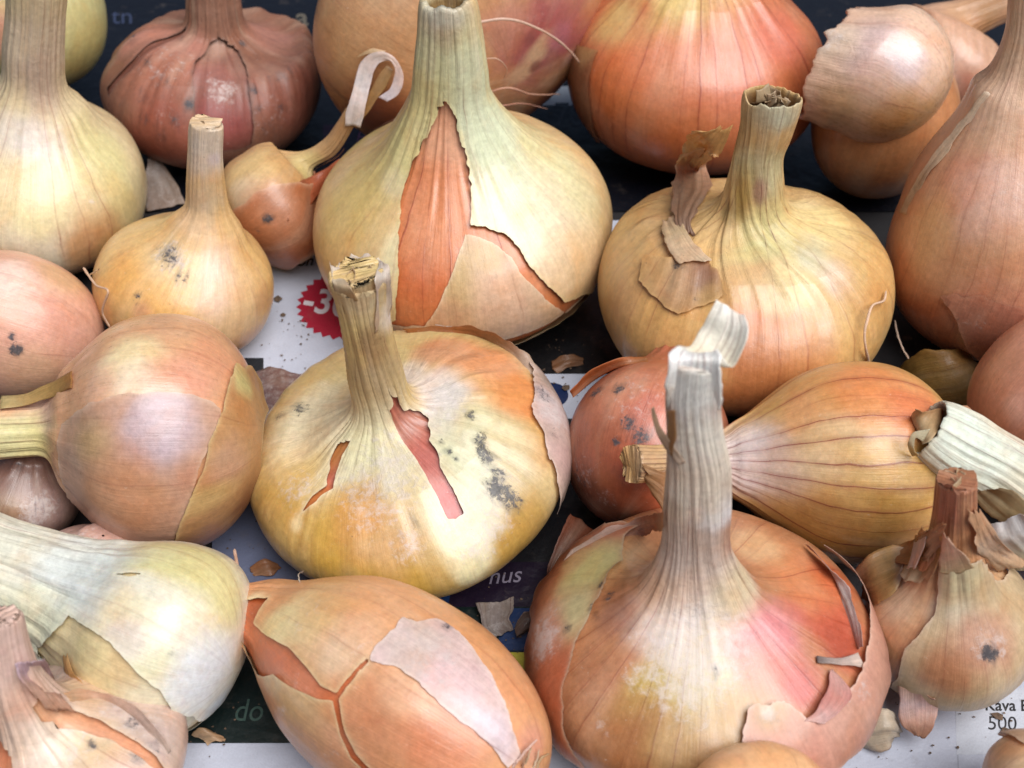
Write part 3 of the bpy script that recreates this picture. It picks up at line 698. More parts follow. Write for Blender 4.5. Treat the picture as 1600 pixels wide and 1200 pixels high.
 {'label':'big onion with a folded white papery neck,pink right cheek and curling rust skin','c':[4.598,16.503,1.885],'R':4.137,'ax':[-0.06,0.04,0.997],'front':[-0.168,-0.985,0.029],'bb':0.45,'bt':0.525,'rn':0.2,'neck':[[-0.501,0.198,3.78,0.783],[-0.629,0.266,5.319,0.698],[-0.727,0.319,6.548,0.636],[-0.919,0.386,7.683,0.54],[-1.055,0.438,8.672,0.513],[-1.084,0.467,9.455,0.453]],'seed':17,'base':0.0,'px':266,'flat':0.5,'twist':0.4,'ridge':0.05,'rag':0.1,'det':1.6,'col':(184,126,86),'vein':0.55,'nv':40,'core':0,'blobs':[('c',[-0.552,-0.831,2.374],1.799,[228,212,200],1,1),('c',[-0.265,-1.918,1.857],1.35,[208,194,158],0.85,1),('c',[-1.477,-2.158,1.583],0.996,[190,164,84],0.9,1),('c',[-1.768,-2.773,1.271],0.989,[176,132,72],0.8,1),('c',[-2.631,-1.46,1.373],0.873,[176,120,84],0.9,1),('c',[-2.216,-0.224,1.818],0.74,[150,100,80],0.6,1),('c',[-1.903,-3.357,0.807],1.41,[164,106,60],0.9,1),('c',[0.283,-2.831,1.568],0.98,[186,150,92],0.8,1),('c',[-0.952,-3.281,1.247],0.838,[182,146,84],0.7,1),('c',[2.769,-0.12,1.643],1.267,[188,84,58],0.95,1),('c',[2.286,1.104,1.689],1.377,[208,128,78],0.9,1),('c',[3.029,-0.846,1.482],0.736,[174,76,50],0.9,1),('c',[3.124,1.185,1.327],0.773,[204,100,56],0.8,1),('c',[1.23,-1.058,2.071],1.082,[206,122,124],0.9,1),('c',[1.806,-1.95,1.67],0.856,[196,90,84],0.9,1),('c',[0.964,-1.768,1.878],0.713,[204,120,100],0.7,1),('c',[-2.245,1.7,1.372],1.25,[224,178,128],0.95,1),('c',[1.394,1.864,1.681],0.934,[214,170,124],0.9,1),('c',[0.392,-0.324,3.074],0.859,[214,196,158],0.8,1),('c',[-1.256,-0.159,2.819],0.867,[214,180,150],0.7,1),('m',[-0.067,-1.799,1.924],0.199,0,0.62,1.8),('m',[-1.677,-0.954,1.906],0.203,0,0.3,1),('m',[-2.332,0.349,1.738],0.301,0,0.7,1),('m',[-2.647,-0.055,1.548],0.239,0,0.6,1),('d',[-0.58,-1.496,1.98],2.146,0,0.95,1),('d',[-1.709,-1.65,1.668],0.862,0,0.7,1),('d',[-0.371,-2.578,1.633],0.985,0,0.6,1),('d',[1.439,-1.312,1.935],1.007,0,0.45,1),('d',[-2.585,-2.522,1.021],0.572,0,0.5,1),('c',[-1.174,0.113,4.621],0.834,[190,164,138],0.9,1),('c',[-0.578,-0.14,4.527],0.969,[206,186,172],0.9,2),('c',[-0.233,-0.063,5.539],0.81,[236,234,236],0.95,1),('c',[-0.841,0.066,7.287],1.161,[238,228,212],1,1),('c',[-1.075,0.193,9.049],0.984,[244,240,230],1,1),('c',[-0.739,-0.026,6.166],1.328,[232,216,196],1,1),('c',[-1.179,0.129,5.412],0.354,[200,176,150],0.7,1),('v',[-0.588,-0.129,4.726],1.515,0,1,1),('v',[-1.034,0.164,8.539],1.747,0,0.5,1)],'patches':[{'off':0.12,'col':(184,108,72),'vein':0.1,'blobs':[('c',[-2.49,1.324,1.383],1.084,[206,196,128],1,1),('c',[-3.011,0.085,1.322],0.905,[204,192,140],0.95,1),('c',[-3.002,1.862,0.878],0.476,[208,164,110],0.8,1),('c',[-3.672,-0.104,0.83],0.76,[206,150,130],0.8,1),('c',[-3.546,-1.543,0.674],0.886,[186,98,62],0.9,1),('c',[-3.555,-2.124,-0.179],0.893,[170,100,66],0.9,1),('m',[-2.396,0.583,1.653],0.212,0,0.8,1),('m',[-2.637,0.027,1.556],0.24,0,0.7,1),('m',[-2.98,0.47,1.309],0.304,0,0.4,1),('m',[-3.232,-0.256,1.182],0.27,0,0.6,1),('d',[-3.738,-0.239,0.753],0.911,0,1,1),('d',[-3.504,0.338,0.949],0.612,0,0.6,1)],'keep':{'p':[[-2.506,7.067],[-2.339,7.19],[-2.046,7.877],[-1.592,7.975],[-1.271,7.386],[-1.166,6.944],[-0.956,6.355],[-0.873,6.036],[-0.733,5.57],[-0.565,4.981],[-0.876,4.613],[-1.549,5.03],[-1.936,5.128],[-2.177,5.423],[-2.333,5.693],[-2.409,5.668],[-2.346,6.184]],'lift':0.22,'w':0.35,'rag':0.07,'edge':(206,196,170)}},{'off':0.16,'col':(206,150,128),'vein':0.1,'blobs':[('c',[1.022,-2.696,1.559],0.562,[196,160,110],0.9,1),('c',[0.948,-2.616,1.599],0.225,[228,216,204],0.9,1),('c',[2.5,-2.498,1.234],0.712,[210,160,140],0.8,1),('c',[1.559,-3.129,1.234],0.841,[204,130,110],0.7,1),('d',[1.022,-2.696,1.559],0.562,0,0.6,1),('d',[3.045,-1.856,1.241],0.723,0,0.6,1),('m',[0.934,-2.945,1.466],0.56,0,0.3,1)],'keep':{'p':[[1.78,5.791],[1.487,6.061],[1.201,6.159],[0.922,6.306],[0.789,6.355],[0.761,6.625],[0.719,6.944],[0.475,7.067],[0.412,7.018],[0.349,6.723],[0.293,6.355],[0.244,5.57],[1.161,4.711],[1.926,5.128],[2.359,5.423],[2.379,5.546]],'lift':0.12,'w':0.3,'rag':0.08,'edge':(230,200,180)}}],'flaps':[{'name':'skin_flap','rows':[([-3.411,2.042,0.548],[-3.29,1.852,0.599]),([-2.916,2.419,0.95],[-2.811,2.138,0.853]),([-2.287,2.579,1.323],[-2.208,2.32,1.088]),([-1.581,2.696,1.589],[-1.504,2.379,1.328]),([-1.426,-0.066,5.529],[-1.275,0.286,4.422])],'cols':[(206,186,170),(190,150,130),(170,110,80),(200,150,110)],'kw':{'rag':0.07,'ripple':0.03}},{'name':'skin_flap','rows':[([2.611,2.031,1.539],[2.697,1.976,1.35]),([2.92,1.156,1.792],[3.179,1.391,1.266]),([3.339,0.733,1.608],[3.198,0.592,1.413]),([3.464,-0.069,1.61],[3.293,-0.079,1.407]),([3.426,-0.893,1.556],[3.39,-0.783,1.319])],'cols':[(196,150,130),(206,196,196),(200,180,176),(214,180,170)],'kw':{'rag':0.12,'ripple':0.04,'mould':0.15}},{'name':'skin_flap','rows':[([2.283,-1.29,1.771],[2.296,-1.407,1.747]),([2.792,-1.274,1.689],[2.805,-1.434,1.626]),([3.354,-1.054,1.545],[3.412,-1.324,1.44])],'cols':[(120,100,96),(200,180,170),(226,212,200)],'kw':{'rag':0.04,'ripple':0.03,'mould':0.2,'n':24,'m':10}},{'name':'skin_flap','rows':[([2.573,-1.559,1.671],[2.666,-1.567,1.629]),([2.356,-2.127,1.708],[2.988,-1.984,1.513]),([2.026,-2.616,1.686],[2.701,-2.464,1.522]),([1.703,-2.81,1.589],[2.257,-2.863,1.574])],'cols':[(224,180,170),(214,150,140),(230,200,196)],'kw':{'rag':0.05,'ripple':0.03,'n':24,'m':14}},{'name':'folded_leaf_end','rows':[([-1.57,0.339,8.313],[-0.513,0.203,8.427]),([-1.617,0.3,9.095],[-0.597,0.17,9.199]),([-1.583,0.434,9.665],[-0.674,0.253,9.817]),([-1.418,0.824,9.564],[-0.654,0.679,9.64]),([-1.158,1.038,9.382],[-0.325,0.567,9.262]),([-0.896,1.463,9.436],[-0.139,0.767,9.533]),([-0.744,1.571,9.751],[-0.04,1.057,9.8]),([-0.598,1.736,9.938],[-0.087,1.382,9.898])],'cols':[(238,232,220),(244,240,230),(244,242,236),(238,236,230),(206,196,172),(222,216,200),(236,230,218)],'kw':{'rag':0.05,'ripple':0.035,'vein':0.9,'bulge':-0.1,'n':70,'mat':'neck'}},{'name':'dry_leaf_shred','rows':[([-1.522,0.326,8.328],[-1.412,0.239,8.425]),([-1.485,0.292,7.595],[-1.329,0.169,7.738]),([-1.388,0.226,7.031],[-1.319,0.181,7.085])],'cols':[(190,150,100),(176,130,80)],'kw':{'rag':0.05,'n':20,'m':8}},{'name':'dry_leaf_shred','rows':[([-1.857,0.36,8.29],[-1.794,0.395,8.327]),([-1.76,0.297,7.824],[-1.658,0.334,7.859]),([-1.477,0.285,7.204],[-1.372,0.213,7.41]),([-1.181,0.067,6.897],[-1.084,0.072,6.973])],'cols':[(186,160,130),(206,186,166)],'kw':{'rag':0.02,'n':24,'m':6}}]},  # dark blob beside the left patch paints the flap's shadow
 {'label':'golden onion with a twisted cut neck and crumpled tan peel at its left shoulder','c':[7.007,28.346,2.734],'R':4.399,'ax':[-0.02,0.03,0.999],'front':[-0.218,-0.976,0.025],'bb':0.622,'bt':0.726,'rn':0.17,'neck':[[-0.184,0.122,3.188,0.998],[-0.23,0.155,4.071,0.749],[-0.258,0.183,4.927,0.649],[-0.17,0.185,5.772,0.689],[-0.139,0.203,6.737,0.743]],'seed':24,'base':0.0,'px':228,'flat':0.7,'twist':1.3,'det':1.4,'col':(208,168,106),'vein':0.4,'nv':34,'core':12,'blobs':[('c',[0.268,-1.35,2.776],1.602,[198,192,130],0.9,1),('c',[1.905,-0.195,2.716],1.457,[224,198,132],0.9,1),('c',[-3.308,-0.464,1.998],1.654,[206,164,108],0.9,1),('c',[-2.87,-2.638,1.31],1.789,[204,154,88],0.9,1),('c',[-3.852,-1.522,1.018],0.919,[196,148,96],0.8,1),('c',[-0.169,-3.351,1.772],1.224,[206,122,82],0.9,2),('c',[-0.522,-3.992,1.199],0.874,[196,124,80],0.8,1),('c',[0.942,-3.983,1.208],1.572,[204,138,84],0.9,1),('c',[0.746,-2.274,2.408],0.881,[226,202,142],0.9,1),('c',[2.044,-1.902,2.315],0.711,[204,172,148],0.7,1),('c',[3.098,-2.309,1.515],1.076,[196,150,88],0.9,1),('c',[2.727,-1.101,2.307],0.903,[208,170,110],0.8,1),('c',[-0.264,-4.451,0.163],1.769,[180,112,62],0.95,1),('c',[-2.344,-3.774,0.218],1.432,[190,134,76],0.8,1),('c',[1.34,-1.495,2.656],0.712,[186,184,156],0.6,1),('c',[-0.823,-2.235,2.359],0.882,[206,168,110],0.7,1),('c',[0.041,-2.425,2.298],0.704,[206,180,130],0.6,1),('c',[-0.279,-0.313,4.691],1.047,[190,182,138],0.95,1),('c',[-0.197,-0.355,6.572],1.005,[202,194,162],0.95,1),('c',[-0.642,-0.308,3.995],0.46,[172,142,70],0.9,2),('c',[-0.88,-0.334,3.244],0.467,[156,126,62],0.8,1),('c',[-0.193,-0.406,4.088],0.247,[160,116,96],0.8,2),('c',[0.118,-0.345,6.373],0.437,[204,206,178],0.8,1),('c',[-0.748,-0.048,5.955],0.342,[196,166,112],0.7,2),('m',[-3.44,0.384,2.01],0.747,0,0.3,1),('m',[-3.254,0.652,2.123],0.449,0,0.4,1),('m',[-3.981,0.013,1.34],0.564,0,0.3,1),('m',[2.044,-1.902,2.315],0.213,0,0.3,1),('d',[2.044,-1.902,2.315],1.067,0,0.4,1),('v',[-0.251,-0.495,3.496],2.495,0,0.95,1),('d',[-1.703,-3.791,1.006],1.409,0,0.3,1)],'patches':[{'off':0.09,'col':(190,144,94),'vein':0.4,'blobs':[('c',[-1.818,-1.799,2.233],0.714,[150,110,86],0.9,1),('c',[-2.501,-1.803,1.984],0.717,[204,162,118],0.8,1),('c',[-3.166,-1.169,1.894],0.909,[206,166,112],0.8,1),('c',[-1.512,-2.556,1.954],0.531,[196,156,100],0.8,1),('m',[-2.316,-1.43,2.24],0.323,0,0.7,1),('m',[-1.923,-2.443,1.867],0.178,0,0.6,1),('c',[-4.014,-1.173,0.924],1.483,[204,160,102],0.8,1)],'keep':{'p':[[-0.545,8.889],[-0.391,8.934],[-0.244,8.729],[-0.147,8.363],[-0.098,8.226],[-0.279,7.746],[-0.447,7.403],[-0.635,7.472],[-0.873,7.586],[-0.991,8.203]],'lift':0.14,'w':0.2,'rag':0.05,'edge':(216,176,116)}}],'flaps':[{'name':'dry_peel','rows':[([-2.243,-0.508,2.494],[-1.856,-0.526,2.604]),([-2.357,0.042,2.67],[-1.874,-0.056,2.869]),([-2.268,1.434,2.604],[-1.282,1.09,2.878]),([-2.143,2.157,2.75],[-1.108,2.716,2.511]),([-2.073,2.304,3.341],[-1.897,-0.529,5.627])],'cols':[(150,116,96),(196,160,128),(204,160,126),(206,164,120),(204,160,110)],'kw':{'rag':0.12,'ripple':0.06,'mould':0.12}},{'name':'dry_peel','rows':[([-2.022,2.247,3.151],[-1.357,2.744,2.345]),([-1.872,2.451,3.737],[-1.638,-0.417,5.249]),([-2.15,-0.675,6.269],[-1.459,-0.382,5.518]),([-1.803,-0.586,6.245],[-1.32,-0.473,6.245])],'cols':[(206,166,120),(214,176,120),(206,160,96)],'kw':{'rag':0.14,'ripple':0.06}},{'name':'dry_peel','rows':[([-2.694,0.221,2.498],[-2.366,0.281,2.59]),([-2.689,-0.571,2.547],[-2.054,-0.542,2.759]),([-2.592,-1.186,2.509],[-1.751,-1.189,2.701]),([-2.3,-1.574,2.472],[-1.393,-1.616,2.604])],'cols':[(226,200,164),(222,200,160),(228,206,172),(226,204,170)],'kw':{'rag':0.08,'ripple':0.05,'vein':0.5}}],'roots':[{'pts':[[3.575,-1.707,1.552],[3.463,-2.071,1.572],[2.916,-2.712,1.885],[2.701,-3.198,1.62],[2.761,-3.432,1.106],[3.268,-2.941,-0.223]],'r':(0.03,0.05),'col':(226,190,160)}]},  # darkest blob of the patch is painted shade on the tan peel
 {'label':'glossy copper-orange onion with fine dark veins behind the twisted-neck golden onion','c':[6.576,39.482,3.096],'R':4.556,'ax':[0.0,0.05,0.999],'front':[-0.159,-0.986,0.049],'bb':0.68,'bt':0.785,'rn':0.17,'neck':[[-0.23,0.243,4.122,1.183],[-0.239,0.3,5.234,0.951],[-0.247,0.355,6.307,0.872]],'seed':31,'base':-0.0,'px':199,'det':0.9,'col':(196,116,76),'vein':0.75,'nv':46,'blobs':[('c',[-0.657,-1.244,3.649],1.906,[214,184,112],1,1),('c',[-3.082,-0.915,2.633],1.3,[206,176,112],0.9,1),('c',[0.743,-3.041,2.491],2.309,[208,122,92],0.8,1),('c',[-3.315,-2.865,1.173],1.722,[204,112,58],0.8,1),('c',[-1.135,-4.225,-0.696],2.61,[184,98,46],0.9,1),('c',[2.832,-3.201,1.147],1.285,[200,108,62],0.8,1),('c',[-1.287,-3.129,2.328],1.681,[212,136,100],0.6,1),('c',[2.367,-1.892,2.522],1.282,[206,110,84],0.7,1)],'patches':[{'off':0.07,'col':(150,98,66),'vein':0.3,'blobs':[('c',[-3.709,-1.122,2.037],1.09,[196,160,104],0.9,1)],'keep':{'p':[[-0.935,8.102],[-0.901,7.209],[-0.831,6.138],[-0.796,4.732],[-0.95,4.196],[-1.017,4.219],[-1.528,4.933],[-1.891,5.58],[-1.751,6.785]],'lift':0.08,'w':0.2,'rag':0.04,'edge':(180,120,80)}}]},  # pinkish blob paints the highlight, brown lower blob the shaded underside
 {'label':'onion in loose mauve translucent skin leaning on the glossy copper-orange onion','c':[12.22,36.483,5.037],'R':2.319,'ax':[-0.828,0.466,0.311],'front':[-0.259,-0.811,0.525],'bb':0.976,'bt':0.781,'rn':0.8,'neck':[[-1.03,0.336,0.011,2.153],[-1.39,0.538,-0.046,2.076],[-1.691,0.715,-0.111,2.02]],'seed':38,'base':2.7,'px':109,'fl':1,'flat':1,'ridge':0.012,'rag':0.8,'det':1.3,'col':(224,184,156),'vein':0.3,'nv':12,'gloss':-0.08,'blobs':[('c',[-0.758,-1.345,1.841],1.405,[210,180,172],0.95,1),('c',[0.187,-1.721,1.54],0.802,[214,192,192],0.7,1),('c',[0.127,-2.305,-0.423],1.234,[198,144,92],0.95,1),('c',[1.008,-2.019,-0.51],1.035,[196,142,84],0.9,1),('c',[-1.976,-0.542,1.603],1.022,[214,188,164],0.9,1),('c',[-1.689,-1.87,-0.126],1.031,[200,160,120],0.9,1),('c',[-0.891,-2.0,0.923],0.807,[206,160,140],0.6,1),('m',[-2.403,-0.621,1.316],0.246,0,0.5,1),('d',[-2.144,-0.435,1.541],1.025,0,0.8,1),('c',[1.745,-1.473,0.315],0.618,[204,160,120],0.7,1)]},  # lavender blobs near the top are a painted highlight
 {'label':'dim brown onion in the shadow under the onion with loose mauve skin','c':[12.858,36.902,2.929],'R':2.423,'ax':[0.1,0.0,0.995],'front':[-0.383,-0.923,0.038],'bb':1.215,'bt':1.215,'rn':0.2,'neck':[],'seed':45,'base':-0.0,'px':110,'col':(188,124,76),'vein':0.3,'nv':14,'blobs':[('c',[-1.26,-2.019,0.002],1.286,[202,142,92],0.9,1),('c',[0.344,-1.996,-1.624],0.881,[170,110,80],0.7,1)]},
 {'label':'small brown onion with a bent neck behind the onion in loose mauve skin','c':[16.364,41.321,2.203],'R':2.269,'ax':[0.555,0.499,0.666],'front':[-0.194,-0.701,0.687],'bb':0.9,'bt':0.9,'rn':0.25,'neck':[[0.313,1.02,1.129,0.905],[1.305,1.176,1.568,0.664],[2.181,1.269,1.909,0.591]],'seed':52,'base':0.0,'px':95,'col':(196,150,120),'vein':0.2,'nv':16,'blobs':[('c',[-1.362,-0.828,1.587],1.382,[206,158,126],0.9,1),('c',[-0.282,-2.229,0.421],1.149,[170,96,70],0.9,1),('c',[-0.953,-1.94,0.746],0.918,[204,170,150],0.8,1),('c',[0.821,0.517,1.575],1.174,[170,124,76],0.95,1),('c',[0.086,0.661,1.699],0.94,[196,150,110],0.8,1)]},
 {'label':'tall pear-shaped tan onion at the right edge with a pale loose scrap near its foot','c':[14.779,29.464,3.336],'R':3.296,'ax':[0.099,0.099,0.99],'front':[-0.467,-0.874,0.134],'bb':1.011,'bt':1.348,'rn':0.2,'neck':[[-0.513,1.136,5.614,0.977],[-0.611,1.353,6.688,0.698],[-0.785,1.628,7.874,0.616]],'seed':59,'base':0.0,'px':170,'ridge':0.03,'det':1.0,'col':(206,152,114),'vein':0.3,'nv':30,'blobs':[('c',[-0.888,0.77,6.462],2.08,[216,180,148],0.95,1),('c',[-1.371,-0.002,4.954],1.233,[216,176,146],0.9,1),('c',[-2.189,-0.913,3.214],0.987,[204,128,92],0.9,1),('c',[-1.321,-1.581,3.305],1.415,[218,176,156],0.8,1),('c',[-2.521,-1.977,-0.99],1.53,[180,102,62],0.9,1),('c',[-3.205,-0.911,0.096],0.954,[198,126,84],0.9,1),('c',[-2.918,-0.193,2.399],0.924,[206,146,108],0.8,1),('c',[-1.252,-2.973,0.484],1.459,[204,140,110],0.8,1),('d',[-1.163,-1.507,3.464],1.412,0,0.4,1),('m',[-1.147,-1.869,3.073],0.53,0,0.25,1),('m',[-1.465,-1.775,3.0],0.284,0,0.25,1),('c',[-2.782,-1.231,1.619],0.737,[214,166,116],0.6,2)],'patches':[{'off':0.08,'col':(196,130,104),'vein':0.1,'blobs':[('c',[-1.924,-2.556,0.602],0.55,[214,150,120],0.9,1),('m',[-1.766,-2.772,-0.204],0.297,0,0.55,1),('m',[-2.175,-2.428,0.235],0.222,0,0.6,1),('d',[-1.317,-3.007,0.003],0.736,0,0.5,1)],'keep':{'p':[[-0.314,5.045],[-0.209,5.356],[-0.091,5.356],[-0.007,5.668],[0.168,5.623],[0.384,5.623],[0.663,4.223],[0.861,2.756],[0.265,2.978],[0.049,3.778],[-0.063,4.49],[-0.161,4.801]],'lift':0.14,'w':0.16,'rag':0.12,'edge':(220,170,140)}}],'flaps':[{'name':'skin_flap','rows':[([-1.719,0.629,5.33],[-1.581,0.517,5.239]),([-2.269,0.483,4.153],[-2.122,0.298,4.111]),([-2.894,0.316,2.889],[-2.772,0.027,2.882]),([-3.212,0.34,1.26],[-3.177,-0.069,1.401])],'cols':[(226,206,180),(216,190,160),(200,166,136)],'kw':{'rag':0.06,'ripple':0.03}}],'roots':[{'pts':[[-3.062,-1.306,-1.659],[-3.042,-1.964,-1.832],[-2.821,-2.619,-2.049]],'r':(0.03,0.03),'col':(206,180,160)}]},
 {'label':'smooth pink onion cut by the right edge above the lying pale green neck','c':[14.898,23.57,3.412],'R':2.18,'ax':[0.549,0.329,0.768],'front':[-0.45,-0.658,0.603],'bb':1.147,'bt':1.147,'rn':0.15,'neck':[],'seed':66,'base':1.0,'px':125,'col':(208,142,112),'vein':0.15,'nv':14,'blobs':[('c',[-1.707,-0.051,1.352],1.013,[214,150,120],0.8,1),('c',[-2.101,-0.969,0.109],0.851,[204,140,116],0.8,1),('c',[-1.692,-1.3,0.728],0.501,[222,170,150],0.6,1)]},  # palest blob is a highlight streak put into the colour
 {'label':'pear-shaped onion on its side with long purple veins meeting at its left neck','c':[9.155,21.678,2.664],'R':2.668,'ax':[-0.998,-0.05,0.05],'front':[0.07,-0.632,0.772],'bb':1.014,'bt':1.387,'rn':0.17,'neck':[[-4.082,-0.453,0.648,0.582],[-4.904,-0.834,1.059,0.491],[-5.619,-1.21,1.464,0.45],[-6.181,-1.438,1.717,0.461]],'seed':73,'base':0.0,'px':157,'fl':1.55,'det':1.3,'col':(205,160,94),'vein':1.5,'nv':27,'blobs':[('c',[-0.278,0.242,2.689],1.773,[218,140,80],1,1),('c',[1.06,-0.415,2.449],1.279,[212,122,72],0.95,1),('c',[-1.716,-0.12,2.231],0.97,[220,158,104],0.8,1),('c',[-3.007,-0.764,1.123],1.226,[208,190,186],0.95,1),('c',[-2.215,-1.359,1.265],0.966,[208,180,162],0.8,1),('c',[-1.219,-1.239,2.087],1.109,[216,182,134],0.85,1),('c',[0.591,-2.046,1.608],1.416,[186,142,64],0.95,1),('c',[-0.195,-1.662,2.085],0.785,[206,166,100],0.7,1),('c',[-1.213,-2.419,0.014],1.619,[166,120,58],0.95,1),('c',[0.442,-2.623,0.29],1.282,[150,108,54],0.9,1),('c',[-4.639,-1.094,1.277],0.809,[206,182,160],0.8,1),('c',[-5.866,-1.626,1.937],0.63,[198,164,122],0.95,1)],'flaps':[{'name':'dry_leaf_shred','rows':[([-5.955,-1.748,2.019],[-5.785,-1.853,1.347]),([-5.359,-1.667,1.746],[-5.415,-2.378,0.992]),([-5.173,-1.582,1.516],[-5.359,-2.824,0.669])],'cols':[(190,150,104),(180,130,84),(200,160,112)],'kw':{'rag':0.1,'ripple':0.04,'n':24,'m':16}}]},  # dark lower blobs paint the shaded underside
 {'label':'small pinkish-tan onion with a reddish striped neck and torn peel collar','c':[10.778,17.312,1.701],'R':2.06,'ax':[-0.08,0.0,0.997],'front':[-0.442,-0.896,-0.035],'bb':0.829,'bt':0.884,'rn':0.22,'neck':[[-0.573,0.158,3.143,0.592],[-0.809,0.231,4.263,0.461],[-0.961,0.276,5.017,0.424],[-1.032,0.297,5.373,0.407]],'seed':80,'base':0.0,'px':130,'det':1.3,'col':(196,142,98),'vein':0.3,'nv':24,'core':6,'blobs':[('c',[-0.201,-0.61,2.34],0.741,[214,204,162],0.95,1),('c',[-0.588,-0.841,1.762],0.598,[216,196,170],0.8,1),('c',[-1.537,-0.176,1.249],0.922,[224,186,150],0.95,1),('c',[-1.703,-0.867,0.675],0.614,[208,156,116],0.8,1),('c',[-0.513,-1.906,0.413],1.659,[182,118,76],0.95,1),('c',[-0.013,-1.326,1.37],0.896,[194,140,116],0.8,1),('c',[1.292,-0.257,1.356],0.765,[206,170,130],0.8,1),('c',[-1.475,-1.398,-0.183],0.929,[176,120,80],0.8,1),('m',[0.327,-1.524,1.165],0.388,0,0.9,1),('m',[-0.011,-1.47,1.241],0.149,0,0.5,1),('m',[0.935,-1.201,1.182],0.451,0,0.3,1),('m',[-1.289,-1.196,0.917],0.121,0,0.5,1),('d',[0.424,-1.293,1.337],0.748,0,0.6,1),('c',[-1.015,-0.085,4.941],1.124,[172,110,74],1,1),('c',[-1.106,-0.011,4.605],0.284,[160,90,64],0.7,3),('c',[-0.757,-0.12,4.755],0.169,[196,140,100],0.7,3),('v',[-1.015,-0.085,4.941],1.265,0,1,1),('c',[-1.128,0.679,1.626],0.621,[206,158,112],0.7,1)],'patches':[{'off':0.07,'col':(206,180,140),'vein':0.3,'blobs':[('c',[-0.464,-0.446,2.773],0.589,[212,200,160],0.95,1),('c',[-0.308,-0.869,1.808],0.448,[214,200,170],0.9,1),('c',[0.105,-1.426,1.281],0.896,[194,140,112],0.9,1),('c',[-0.561,-1.756,0.741],0.901,[182,120,80],0.9,1),('m',[0.327,-1.524,1.165],0.388,0,0.9,1),('d',[0.331,-1.406,1.269],0.747,0,0.7,1),('c',[-0.894,-0.179,3.618],0.29,[218,190,170],0.9,1)],'keep':{'p':[[-0.161,7.394],[0.188,7.024],[0.447,6.938],[0.719,6.568],[1.201,6.596],[2.604,4.046],[2.863,4.103],[2.13,3.49],[1.55,2.921],[0.461,2.294],[-0.411,2.279],[-0.328,3.12],[-0.377,4.003],[-0.272,4.559],[-0.14,5.086],[-0.175,5.713],[-0.23,6.254]],'lift':0.08,'w':0.2,'rag':0.06,'edge':(228,206,184)}}],'flaps':[{'name':'dry_peel','rows':[([-1.38,1.473,1.109],[-1.384,0.96,1.235]),([-0.92,1.527,1.386],[-1.19,0.331,2.132]),([-1.367,0.002,3.85],[-1.139,-0.128,3.142]),([-1.279,-0.324,4.715],[-0.983,-0.248,3.705])],'cols':[(196,140,96),(190,150,90),(206,176,140),(190,136,96)],'kw':{'rag':0.1,'ripple':0.06}},{'name':'dry_peel','rows':[([-2.176,1.037,0.85],[-2.035,0.484,0.262]),([-1.911,1.182,1.245],[-1.888,0.069,1.004]),([-1.372,1.385,1.286],[-1.577,0.075,1.435]),([-0.81,1.526,1.253],[-1.318,0.495,1.631])],'cols':[(186,124,90),(196,146,90),(206,166,104),(216,196,180)],'kw':{'rag':0.12,'ripple':0.06}},{'name':'skin_flap','rows':[([-1.446,-1.548,-0.252],[-0.71,-2.017,-0.028]),([-1.428,-1.97,-0.729],[-0.515,-1.995,-0.558]),([-1.319,-2.288,-0.959],[-0.633,-2.326,-0.761]),([-1.071,-2.423,-1.086],[-0.842,-2.472,-1.057])],'cols':[(206,170,150),(214,190,190),(200,156,136),(190,140,110)],'kw':{'rag':0.05,'ripple':0.03,'n':28,'m':16}},{'name':'dry_peel','rows':[([-1.125,-0.298,4.113],[-1.067,-0.368,4.16]),([-1.078,-0.381,3.497],[-0.768,-0.525,3.847]),([-0.946,-0.414,2.685],[-0.317,-0.576,3.174])],'cols':[(226,190,166),(220,186,160),(212,196,156)],'kw':{'rag':0.09,'ripple':0.04,'n':28,'m':16}},{'name':'dry_peel','rows':[([-0.713,-0.194,4.82],[-0.383,0.022,4.63]),([-0.518,-0.319,4.285],[0.095,-0.176,3.946]),([-0.292,-0.425,3.658],[1.532,0.889,1.659]),([0.959,0.478,1.656],[1.861,0.687,1.517])],'cols':[(206,166,130),(224,196,166),(214,180,140)],'kw':{'rag':0.1,'ripple':0.06}},{'name':'dry_peel','rows':[([-1.506,0.098,3.914],[-1.108,-0.268,4.072]),([-1.012,1.083,1.653],[-1.004,-0.315,3.255]),([-1.527,0.22,1.762],[-1.058,-0.326,2.244])],'cols':[(206,170,120),(196,160,100),(214,186,150)],'kw':{'rag':0.1,'ripple':0.06}},{'name':'dry_peel','rows':[([-0.839,1.429,1.494],[-1.37,0.018,3.634]),([-1.171,0.694,1.986],[-1.361,-0.06,3.147]),([-1.408,0.198,2.165],[-1.371,-0.111,2.505])],'cols':[(236,226,220),(232,214,204)],'kw':{'rag':0.08,'ripple':0.05,'n':20,'m':10}}]},
